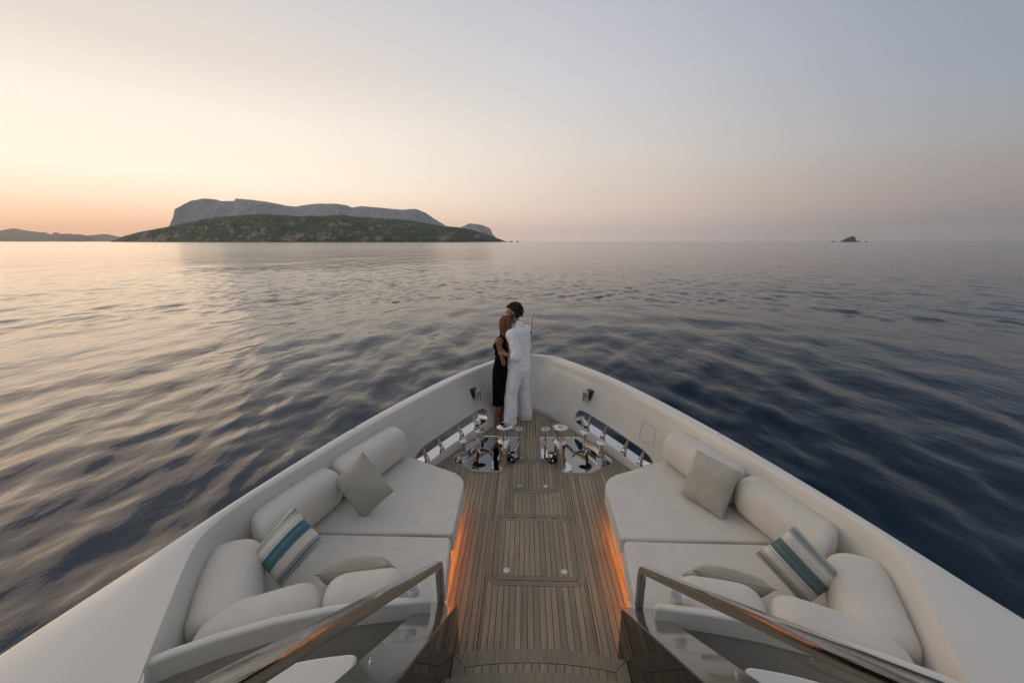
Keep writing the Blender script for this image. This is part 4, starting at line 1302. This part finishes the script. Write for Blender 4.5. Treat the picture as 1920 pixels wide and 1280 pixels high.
    def dt(c, n):
        v = fold(4.2, .015, (1, 1, 1.1), 9)(c + Vector((0, 0, c.x * .8)), n) + fold(10, .010, (1, 1, .35), 4)(c, n)
        if c.z < .30: v += .010 * mnoise.noise(Vector((c.x * 9, c.y * 9, c.z * 30))) * (.30 - c.z) / .3 * 1.6
        return v
    tr = remeshed('trousers', bm, LINEN, .0078, 3, t, dt)
    bm = bmesh.new(); bm.from_mesh(tr.data)
    bmesh.ops.bisect_plane(bm, geom=bm.verts[:] + bm.edges[:] + bm.faces[:], plane_co=(0, 0, .006), plane_no=(0, 0, 1), clear_inner=True)
    bm.to_mesh(tr.data); bm.free()
    return t
build_man()

def build_woman():
    t = thing('person', 'woman with long auburn hair in a black midi dress leaning back against the man', 'person')
    O = Vector((-.475, 5.475, 0)); t.location = O
    F2 = Vector((-.90, .44, 0)).normalized(); L2 = Vector((-F2.y, F2.x, 0))
    ANG = math.atan2(F2.y, F2.x); Rz = Matrix.Rotation(ANG, 3, 'Z')
    def W(f, l, z):
        lean = -.095 * max(z, 0) / 1.5      # she leans back onto him
        return F2 * (f + lean) + L2 * l + Vector((0, 0, z))
    def A(x, y, z): return Vector((x, y, z)) - O
    bm = BM()
    loft(bm, [(W(0, 0, .74), .08, .12), (W(0, 0, .86), .098, .152), (W(0, 0, .95), .092, .140), (W(.005, 0, 1.06), .074, .108), (W(.01, 0, 1.18), .085, .128), (W(.005, 0, 1.28), .078, .140), (W(0, 0, 1.35), .05, .09)], ANG)
    for l in (1, -1):
        capsule(bm, W(0, l * .075, .86), W(.02, l * .07, .47), .078, .050)
        capsule(bm, W(.02, l * .07, .47), W(-.0, l * .068, .40), .050, .050)
        capsule(bm, W(-.010, l * .066, .36), W(-.008, l * .066, .27), .042, .046)
        capsule(bm, W(-.008, l * .066, .27), W(.008, l * .065, .09), .046, .026)
        capsule(bm, W(-.015, l * .068, .032), W(.120, l * .082, .020), .026, .018)
        capsule(bm, W(-.028, l * .068, .028), W(.0, l * .066, .10), .024, .026)
        ellipsoid(bm, W(.068, l * .055, 1.215), (.05, .055, .055), Rz)
        capsule(bm, W(0, l * .05, 1.335), W(0, l * .142, 1.318), .040, .040)
    sh = W(.0, .150, 1.312); el = A(-.405, 5.285, 1.035); ha = A(-.425, 5.365, 1.125)
    el = A(-.388, 5.278, 1.005); ha = A(-.425, 5.290, 1.145)
    capsule(bm, sh, el, .038, .031); capsule(bm, el, ha, .030, .020)
    hand(bm, ha, Vector((-.35, .25, .9)), Vector((.9, -.1, .3)), Vector((-.4, .8, .1)), .88)
    sh = W(0, -.150, 1.312); el = W(.02, -.170, 1.06); ha = W(.06, -.02, 1.11)
    capsule(bm, sh, el, .037, .030); capsule(bm, el, ha, .029, .020)
    hand(bm, ha, L2 + F2 * .3, Vector((0, 0, 1)), L2 - F2 * .2, .88)
    capsule(bm, W(0, 0, 1.32), W(-.012, 0, 1.44), .043, .040)
    Hc = W(.004, -.012, 1.535)
    def H(f, l, z): return Hc + F2 * f + L2 * l + Vector((0, 0, z))
    ellipsoid(bm, H(-.01, 0, .02), (.088, .068, .090), Rz)
    ellipsoid(bm, H(.028, 0, -.038), (.055, .049, .074), Rz)
    capsule(bm, H(.062, 0, -.090), H(.068, 0, -.086), .015, .013, 10)
    capsule(bm, H(.076, 0, .008), H(.096, 0, -.016), .0058, .0082, 10)
    capsule(bm, H(.078, .012, -.046), H(.078, -.012, -.046), .0065, .0065, 8)
    capsule(bm, H(.077, .010, -.056), H(.077, -.010, -.056), .007, .007, 8)
    for l in (1, -1):
        capsule(bm, H(.072, l * .014, .022), H(.064, l * .038, .022), .008, .007, 8)
        ellipsoid(bm, H(-.008, l * .070, -.005), (.014, .007, .024), Rz, 10)
    remeshed('body', bm, SKINW, .0052, 2, t)
    for l in (1, -1):
        bm = BM(); ellipsoid(bm, H(.069, l * .026, .004), (.008, .010, .006), Rz, 10); obj('eye', bm, BLACKR, t)
    # dress
    bm = BM()
    loft(bm, [(W(.0, 0, .330), .092, .155), (W(.0, 0, .45), .092, .155), (W(.002, 0, .60), .100, .162), (W(.003, 0, .76), .108, .168), (W(.002, 0, .88), .112, .168), (W(.002, 0, .97), .100, .150), (W(.006, 0, 1.07), .084, .122), (W(.010, 0, 1.18), .096, .138), (W(.006, 0, 1.275), .088, .132), (W(.002, 0, 1.315), .070, .105)], ANG, 28, 2.1)
    for l in (1, -1): ellipsoid(bm, W(.066, l * .053, 1.215), (.056, .060, .060), Rz)
    dr = remeshed('dress', bm, BLACKD, .0078, 4, t, fold(5, .004, (1, 1, .4), 1))
    bm = bmesh.new(); bm.from_mesh(dr.data)
    bmesh.ops.bisect_plane(bm, geom=bm.verts[:] + bm.edges[:] + bm.faces[:], plane_co=(0, 0, .345), plane_no=(0, 0, 1), clear_inner=True)
    bm.to_mesh(dr.data); bm.free()
    so = dr.modifiers.new('s', 'SOLIDIFY'); so.thickness = .003; so.offset = 1
    for l in (1, -1):
        bm = BM(); tube(bm, [W(.080, l * .080, 1.27), W(.052, l * .086, 1.335), W(.0, l * .082, 1.378), W(-.050, l * .072, 1.345), W(-.080, l * .060, 1.28)], .016, 8); obj('shoulder_strap', bm, BLACKD, t)
    # long wavy hair, strand by strand over a close cap
    rnd = random.Random(11); bm = BM()
    ellipsoid(bm, H(-.018, 0, .030), (.086, .076, .086), Rz)
    ellipsoid(bm, H(-.040, 0, -.05), (.050, .062, .10), Rz)
    for i in range(420):
        a = rnd.uniform(-2.25, 2.25) + PI; e = rnd.uniform(.2, 1.0)
        top = H(-.012 + .080 * math.cos(a) * e ** .5 * .7, .074 * math.sin(a) * e ** .5 * .8, .028 + .088 * math.sqrt(max(0, 1 - (e * .9) ** 2)) + .004)
        side = H(-.018 + .084 * math.cos(a), .076 * math.sin(a), .0 + rnd.uniform(-.03, .03))
        ln = rnd.uniform(.24, .40); ph = rnd.uniform(0, 2.2) + a * 1.5; n = 11; pts = [top, top.lerp(side, .5) + (side - Hc).normalized() * .022, side]
        for k in range(1, n):
            u = k / (n - 1)
            wv = .007 + .013 * u
            off = F2 * (-.012 * u + wv * math.sin(ph + u * 12)) + L2 * ((.006 * math.sin(a)) * u + .018 * u + wv * math.cos(ph + u * 11))
            shrink = (Hc - side) * (.28 * u); shrink.z = 0
            pts.append(side + off + shrink + Vector((0, 0, -ln * u)))
        th = rnd.uniform(.0032, .0055)
        tube(bm, pts, th, 5, rr=[th] * (len(pts) - 3) + [th * .9, th * .7, th * .35])
    obj('hair', bm, HAIRW, t, True, None)
    bm = BM(); tube(bm, [W(0, 0, 0) * 0 + A(-.420, 5.288, 1.130) + Vector((.024 * math.cos(q), .008 * math.sin(q) - .006 * math.cos(q), .022 * math.sin(q))) for q in [2 * PI * k / 16 for k in range(16)]], .0022, 6, closed=True); obj('bracelet', bm, BLACKR, t)
    return t
build_woman()

# ------------------------------------------------------------------ sea
SEA_Z = -3.0
WATER = bpy.data.materials.new('sea_water'); WATER.use_nodes = True
N, L = WATER.node_tree.nodes, WATER.node_tree.links
for n in list(N): N.remove(n)
geo_ = N.new('ShaderNodeNewGeometry')
def wave_noise(scale, st, det, dist, prev, rot=0.0):
    p = N.new('ShaderNodeMapping'); p.inputs['Scale'].default_value = st; p.inputs['Rotation'].default_value = (0, 0, rot)
    n = N.new('ShaderNodeTexNoise'); n.inputs['Scale'].default_value = scale; n.inputs['Detail'].default_value = det; n.inputs['Roughness'].default_value = .5
    L.new(geo_.outputs['Position'], p.inputs[0]); L.new(p.outputs[0], n.inputs[0])
    x = N.new('ShaderNodeBump'); x.inputs['Strength'].default_value = 1.0; x.inputs['Distance'].default_value = dist
    L.new(n.outputs[0], x.inputs['Height'])
    if prev: L.new(prev, x.inputs['Normal'])
    return x.outputs[0]
w = wave_noise(.05, (1, .6, 1), 4, .85, None, .3)
w = wave_noise(.30, (1, .6, 1), 3, .20, w, -.25)
w = wave_noise(.85, (1, .55, 1), 4, .070, w, .15)
w = wave_noise(3.0, (1, .5, 1), 3, .016, w, -.1)
len_ = N.new('ShaderNodeVectorMath'); len_.operation = 'LENGTH'; L.new(geo_.outputs['Position'], len_.inputs[0])
rmp_ = N.new('ShaderNodeMapRange'); L.new(len_.outputs['Value'], rmp_.inputs[0])
for i_, v_ in enumerate((12, 350, .11, .15)): rmp_.inputs[i_ + 1].default_value = v_
# Fresnel reflectance of water under twilight skylight, which is polarised across the sun's direction
def M(op, a, b=None, c=None):
    n = N.new('ShaderNodeMath'); n.operation = op
    for k, v in enumerate((a, b, c)):
        if v is None: continue
        if isinstance(v, (int, float)): n.inputs[k].default_value = v
        else: L.new(v, n.inputs[k])
    return n.outputs[0]
def V(op, a, b=None, scale=None):
    n = N.new('ShaderNodeVectorMath'); n.operation = op
    for k, v in enumerate((a, b)):
        if v is None: continue
        if isinstance(v, tuple): n.inputs[k].default_value = v
        else: L.new(v, n.inputs[k])
    if scale is not None: L.new(scale, n.inputs['Scale'])
    return n
IORW = 1.44
inc = geo_.outputs['Incoming']
cosd = M('MAXIMUM', V('DOT_PRODUCT', inc, w).outputs['Value'], .0)
cosi = M('SQRT', M('ADD', M('MULTIPLY', cosd, cosd), .0016))      # ripples too fine to build tilt the surface a little
c2 = M('SQRT', M('SUBTRACT', 1.0, M('DIVIDE', M('SUBTRACT', 1.0, M('MULTIPLY', cosi, cosi)), IORW * IORW)))
nc2 = M('MULTIPLY', c2, IORW); nci = M('MULTIPLY', cosi, IORW)
rs = M('MULTIPLY', M('DIVIDE', M('SUBTRACT', cosi, nc2), M('ADD', cosi, nc2)), M('DIVIDE', M('SUBTRACT', cosi, nc2), M('ADD', cosi, nc2)))
rp = M('MULTIPLY', M('DIVIDE', M('SUBTRACT', nci, c2), M('ADD', nci, c2)), M('DIVIDE', M('SUBTRACT', nci, c2), M('ADD', nci, c2)))
neg = V('SCALE', inc); neg.inputs['Scale'].default_value = -1.0
refl = V('REFLECT', neg.outputs[0], w).outputs[0]
sund = (math.sin(R(SUN_AZ)), math.cos(R(SUN_AZ)), .02)
cg = V('DOT_PRODUCT', refl, sund).outputs['Value']; cg2 = M('MULTIPLY', cg, cg)
dop = M('MULTIPLY', M('DIVIDE', M('SUBTRACT', 1.0, cg2), M('ADD', 1.0, cg2)), .80)
ev = V('NORMALIZE', V('CROSS_PRODUCT', refl, sund).outputs[0]).outputs[0]
sv_ = V('NORMALIZE', V('CROSS_PRODUCT', inc, w).outputs[0]).outputs[0]
es = V('DOT_PRODUCT', ev, sv_).outputs['Value']; es2 = M('MULTIPLY', es, es)
fs = M('ADD', M('MULTIPLY', M('SUBTRACT', 1.0, dop), .5), M('MULTIPLY', dop, es2))
Fr = M('ADD', M('MULTIPLY', fs, rs), M('MULTIPLY', M('SUBTRACT', 1.0, fs), rp))
gl = N.new('ShaderNodeBsdfGlossy'); L.new(w, gl.inputs['Normal']); L.new(rmp_.outputs[0], gl.inputs['Roughness']); gl.inputs['Color'].default_value = (1, 1, 1, 1)
df = N.new('ShaderNodeBsdfDiffuse'); df.inputs['Color'].default_value = (.0003, .0125, .0290, 1)
mx = N.new('ShaderNodeMixShader'); L.new(Fr, mx.inputs[0]); L.new(df.outputs[0], mx.inputs[1]); L.new(gl.outputs[0], mx.inputs[2])
wo = N.new('ShaderNodeOutputMaterial'); L.new(mx.outputs[0], wo.inputs[0])
def build_sea():
    cx, cy = -.1, 0.0; H = 2.65 - SEA_Z
    phi = np.concatenate([np.linspace(R(80), R(8), 210, endpoint=False), np.linspace(R(8), R(.6), 190, endpoint=False), np.geomspace(R(.6), H / 24000, 40)])
    rad = H / np.tan(phi)
    az = np.concatenate([np.linspace(-70, 70, 620, endpoint=False), np.linspace(70, 290, 90, endpoint=False)]) * PI / 180
    Rr, Az = np.meshgrid(rad, az, indexing='ij')
    X = cx + Rr * np.sin(Az); Y = cy + Rr * np.cos(Az)
    Z = np.zeros_like(X)
    dr = np.gradient(rad)[:, None]; da = (Rr * R(.226))
    sp = np.maximum(dr, da)
    rng = np.random.default_rng(5)
    wx = 0.9 * np.sin(X * .11 + 1.2 * np.sin(Y * .07)) ; wy = 0.9 * np.sin(Y * .13 + 1.1 * np.sin(X * .06))
    Xw, Yw = X + wx, Y + wy
    for lam in np.geomspace(.8, 6.5, 48):
        th = rng.normal(R(6), R(38)); k = 2 * PI / lam
        amp = .0044 * lam ** .62 * rng.uniform(.5, 1.3) * (.5 if lam < 1.4 else 1.0)
        kx, ky = k * math.cos(th), k * math.sin(th)
        att = np.clip((lam / sp - 1.7) / 2.0, 0, 1)
        ph = kx * Xw + ky * Yw + rng.uniform(0, 2 * PI)
        Z += amp * att * (np.sin(ph) - .36 * np.sin(2 * ph) + .10 * np.sin(3 * ph))     # long backs to port, short steep faces to starboard
    Z += SEA_Z
    nr, na = X.shape
    co = np.stack([X, Y, Z], -1).reshape(-1, 3)
    co = np.vstack([co, [[cx, cy, SEA_Z]]])
    i = np.arange(nr - 1)[:, None]; j = np.arange(na)[None, :]; j2 = (j + 1) % na
    q = np.stack([(i * na + j), (i + 1) * na + j, (i + 1) * na + j2, i * na + j2], -1).reshape(-1, 4)
    me = bpy.data.meshes.new('sea')
    me.vertices.add(len(co)); me.vertices.foreach_set('co', co.astype('f').ravel())
    nq = len(q); tri = np.array([[j_, (j_ + 1) % na, len(co) - 1] for j_ in range(na)])
    loops = np.concatenate([q.ravel(), tri.ravel()])
    me.loops.add(len(loops)); me.loops.foreach_set('vertex_index', loops.astype('i'))
    starts = np.concatenate([np.arange(nq) * 4, nq * 4 + np.arange(len(tri)) * 3])
    me.polygons.add(len(starts)); me.polygons.foreach_set('loop_start', starts.astype('i'))
    me.update(); me.validate()
    if me.polygons[0].normal.z < 0: me.flip_normals()
    o = objm('sea', me, WATER, None, True, None); o['kind'] = 'structure'
    o['label'] = 'calm dusk sea with smooth low swell reflecting the sunset'
    return o
build_sea()

# ------------------------------------------------------------------ islands
def land_mat(name, green, rock, mix0, mix1, scale):
    m = mat(name, rock, .9)
    N, L, b = nt(m)
    g = N.new('ShaderNodeNewGeometry'); 
    n = N.new('ShaderNodeTexNoise'); n.inputs['Scale'].default_value = scale; n.inputs['Detail'].default_value = 8; n.inputs['Roughness'].default_value = .62
    L.new(g.outputs['Position'], n.inputs[0])
    sp = N.new('ShaderNodeSeparateXYZ'); L.new(g.outputs['Normal'], sp.inputs[0])
    a = N.new('ShaderNodeMath'); a.operation = 'MULTIPLY_ADD'; L.new(sp.outputs[2], a.inputs[0]); a.inputs[1].default_value = -.35; L.new(n.outputs[0], a.inputs[2])
    f = ramp(m, a.outputs[0], [(mix0, 0.0), (mix1, 1.0)])
    n2 = N.new('ShaderNodeTexNoise'); n2.inputs['Scale'].default_value = scale * 5; n2.inputs['Detail'].default_value = 6; L.new(g.outputs['Position'], n2.inputs[0])
    gr = mul(m, ramp(m, n2.outputs[0], [(.35, .45), (.65, 1.4)]), tuple(green)); rk = mul(m, ramp(m, n2.outputs[0], [(.3, .72), (.7, 1.15)]), tuple(rock))
    x = N.new('ShaderNodeMix'); x.data_type = 'RGBA'; L.new(f, x.inputs[0]); L.new(gr, x.inputs[6]); L.new(rk, x.inputs[7])
    L.new(x.outputs[2], b.inputs['Base Color'])
    bump(m, n2.outputs[0], 1.0, .12 / scale)
    return m
GREENL = land_mat('maquis_and_granite', (.052, .080, .045), (.29, .235, .175), .245, .37, .012)
LIME = land_mat('pale_limestone', (.21, .225, .205), (.36, .37, .375), .00, .22, .010)
FARH = land_mat('distant_hill', (.20, .19, .15), (.34, .29, .24), .2, .5, .004)  # hill tones lightened: part of the distance haze is put into the colour
ROCKI = land_mat('bare_granite_islet', (.05, .06, .035), (.20, .16, .115), .1, .3, .03)
YAW = R(1.85)
def az_of(px):      # photograph column -> compass direction (horizon level), used only to survey the islands
    return math.atan2((px - 960) / 747, math.cos(R(14.1)) + (640 - 453) / 747 * math.sin(R(14.1))) - YAW
def island(name, label, cat, m, dist, depth, prof, dens, seed, rough=.14, base_cut=-4, kind=None, front=.55):
    """terrain whose skyline has surveyed heights (direction, height in angular px/747)"""
    px = [p[0] for p in prof]; hh = [p[1] for p in prof]
    NU = max(24, int((px[-1] - px[0]) * dens)); NV = 80
    us = np.linspace(px[0], px[-1], NU); rid = np.interp(us, px, hh)
    co = []
    for i, u in enumerate(us):
        a = az_of(u); c = math.cos(a + YAW)
        for j in range(NV + 1):
            v = j / NV                      # 0 near shore .. 1 far side
            taper = min(1, 3.0 * min(u - px[0], px[-1] - u) / (px[-1] - px[0]) + .18)
            r = dist / c + (v - front) * depth * taper
            s = v / front if v < front else (1 - v) / (1 - front)
            ridge = rid[i] / 747 * dist * .94
            prof_v = s ** .75 if v < front else s ** .6
            x, y = r * math.sin(a), r * math.cos(a)
            q = Vector((x, y, 0)) / dist
            n1 = mnoise.fractal(q * 9 + Vector((seed, 0, 0)), 1.0, 2.1, 7)
            n2 = 1 - abs(mnoise.noise(q * 22 + Vector((seed * 2, 1, 0)))) * 2
            k = math.sin(PI * min(s, 1)) * .9 + .1
            n2 += .45 * (1 - 2.2 * abs(mnoise.noise(q * 75 + Vector((seed, 3, 0))))) + .22 * mnoise.noise(q * 190)
            z = ridge * prof_v + max(ridge, 8) * rough * (n1 * 1.5 + n2 * .35 - .2) * k
            if v < .02 or v > .98: z = base_cut
            co.append((x, y, z + SEA_Z - 1.0 + (ridge * prof_v > 0) * 1.5 * s))
    me = bpy.data.meshes.new(name)
    fs = [(i * (NV + 1) + j, (i + 1) * (NV + 1) + j, (i + 1) * (NV + 1) + j + 1, i * (NV + 1) + j + 1) for i in range(NU - 1) for j in range(NV)]
    me.from_pydata(co, [], fs); me.update()
    o = objm(name, me, m, None, True, None)
    o['label'] = label
    if kind: o['kind'] = kind
    else: o['category'] = cat
    return o
green = [(205, 0), (216, 4), (235, 11), (268, 19), (300, 25), (325, 29), (350, 34), (384, 41), (431, 47), (470, 50), (502, 52), (530, 50), (563, 48), (600, 47), (622, 48), (647, 50), (680, 46), (712, 44), (740, 43), (774, 40), (806, 34), (830, 30), (862, 27), (885, 23), (910, 15), (935, 6), (948, 1), (956, 0)]
island('green_headland', 'long dark green island with rocky outcrops below the pale mountain', 'island', GREENL, 3600, 1100, green, 1.3, 3.3, .24)
mount = [(318, 18.8), (322, 28.2), (334, 47.0), (339, 60.2), (356, 68.6), (371, 75.2), (398, 79.0), (420, 77.1), (427, 74.3), (450, 74.3), (455, 79.0), (487, 76.1), (515, 71.4), (548, 65.8), (562, 64.9), (595, 69.6), (637, 69.6), (656, 66.7), (666, 63.0), (684, 65.8), (712, 63.0), (759, 58.3), (783, 60.2), (801, 53.6), (815, 43.2), (834, 32.0), (850, 18.8), (862, 5.6)]
island('limestone_mountain', 'pale grey limestone mountain ridge rising behind the green island', 'mountain', LIME, 5700, 1300, mount, 1.6, 8.1, .13)
peak = [(852, 14), (865, 27), (881, 34), (905, 31), (919, 25), (924, 14), (932, 6), (940, 0)]
island('limestone_peak', 'small pale limestone peak just right of the long mountain', 'mountain', LIME, 5500, 800, peak, 1.2, 5.2, .06)
back = [(-60, 10), (-30, 16), (0, 17.5), (8, 21), (22, 23), (35, 25), (45, 22), (65, 19), (76, 17.5), (90, 17), (96, 14), (100, 13), (104, 16), (110, 17.5), (119, 14), (134, 15), (143, 13), (152, 14), (165, 11), (176, 12), (200, 14), (212, 12), (224, 9), (260, 3)]
island('distant_hills', 'far pale hill range on the left horizon', 'hills', FARH, 16500, 2200, back, 1.2, 1.7, .05, kind='structure')
lowh = [(-60, 6), (0, 9), (11, 8.5), (27, 8.5), (40, 6.5), (76, 5.5), (89, 6.5), (103, 9.5), (116, 13), (124, 13), (135, 11), (152, 11.5), (169, 9), (178, 5.5), (184, 0)]
island('distant_foothills', 'lower grey foothills in front of the far left range', 'hills', FARH, 12500, 1500, lowh, 1.2, 4.4, .05, kind='structure')
isl = [(1572, 0), (1577, 2), (1584, 6), (1590, 9), (1597, 11), (1601.5, 9.5), (1604, 5), (1607, 2), (1611, 2.2), (1614, 0)]
island('rocky_islet', 'small bare rocky islet alone on the right horizon', 'islet', ROCKI, 3300, 120, isl, 3, 2.9, .10)
def rock(name, label, px0, px1, h, dist, seed):
    w = px1 - px0
    return island(name, label, 'rock', ROCKI, dist, w / 747 * dist * .8, [(px0, 0), (px0 + w * .25, h * .55), (px0 + w * .45, h), (px0 + w * .75, h * .6), (px1, 0)], 5, seed, .12)
rock('sea_rock', 'flat dark rock just left of the rocky islet', 1558, 1568, 2.2, 3300, 2.2)
rock('sea_rock', 'low dark rock just right of the rocky islet', 1620, 1628.5, 2.0, 3300, 4.2)
rock('sea_rock', 'tiny rock off the right tip of the green island, nearer the tip', 955, 962, 2.4, 3600, 6.1)
rock('sea_rock', 'tiny rock off the right tip of the green island, outermost', 968, 973, 3.0, 3600, 7.7)
rock('sea_rock', 'small rock stack in front of the far left foothills', 143, 156, 4.2, 8000, 9.7)

# far boats: a hull and a cabin each
BOATM = mat('weathered_boat_hull', (.12, .11, .10), .5); CABM = mat('pale_boat_cabin', (.55, .50, .45), .5)
for px, dist, lab, w in ((61, 5200, 'tiny dark boat far off at the left, leftmost on the water', 22), (116, 5600, 'tiny boat far off below the left foothills, left of a pair', 14), (130, 5600, 'tiny boat far off below the left foothills, right of a pair', 14), (229, 3200, 'tiny pale boat in front of the left tip of the green island', 9)):
    a = az_of(px)
    r = dist / math.cos(a + YAW)
    t = thing('far_boat', lab, 'boat', 'tiny boats on the far left water')
    t.location = (r * math.sin(a), r * math.cos(a), SEA_Z); t.rotation_euler = (0, 0, -a + .3)
    bm = BM(); L_ = w
    P = [(-L_ / 2, -L_ * .14), (L_ * .25, -L_ * .15), (L_ / 2, 0), (L_ * .25, L_ * .15), (-L_ / 2, L_ * .14)]
    top = [bm.verts.new((x, y, L_ * .13 + (.06 * L_ if x > L_ * .4 else 0))) for x, y in P]; bot = [bm.verts.new((x * .85, y * .6, -.5)) for x, y in P]
    bm.faces.new(top); bm.faces.new(bot[::-1])
    for i in range(5): bm.faces.new((bot[i], bot[(i + 1) % 5], top[(i + 1) % 5], top[i]))
    obj('hull', bm, BOATM, t, False)
    bm = BM(); prism(bm, [(-L_ * .3, -L_ * .09), (L_ * .12, -L_ * .09), (L_ * .2, 0), (L_ * .12, L_ * .09), (-L_ * .3, L_ * .09)], L_ * .13, L_ * .26)
    obj('cabin', bm, CABM, t, False)

# ------------------------------------------------------------------ haze between here and the far hills
HZ = bpy.data.materials.new('sea_haze'); HZ.use_nodes = True
N, L = HZ.node_tree.nodes, HZ.node_tree.links
for n in list(N): N.remove(n)
ho = N.new('ShaderNodeOutputMaterial'); pv = N.new('ShaderNodeVolumePrincipled')
pv.inputs['Color'].default_value = (1, .965, .93, 1); pv.inputs['Density'].default_value = 2.3e-5; pv.inputs['Anisotropy'].default_value = .45
L.new(pv.outputs[0], ho.inputs['Volume'])
if True:
    bm = BM(); box(bm, -25000, 25000, -25000, 25000, -12, 700)
    hz = obj('haze', bm, HZ, None, False); hz['kind'] = 'stuff'; hz['label'] = 'thin warm sea haze lying over the water'
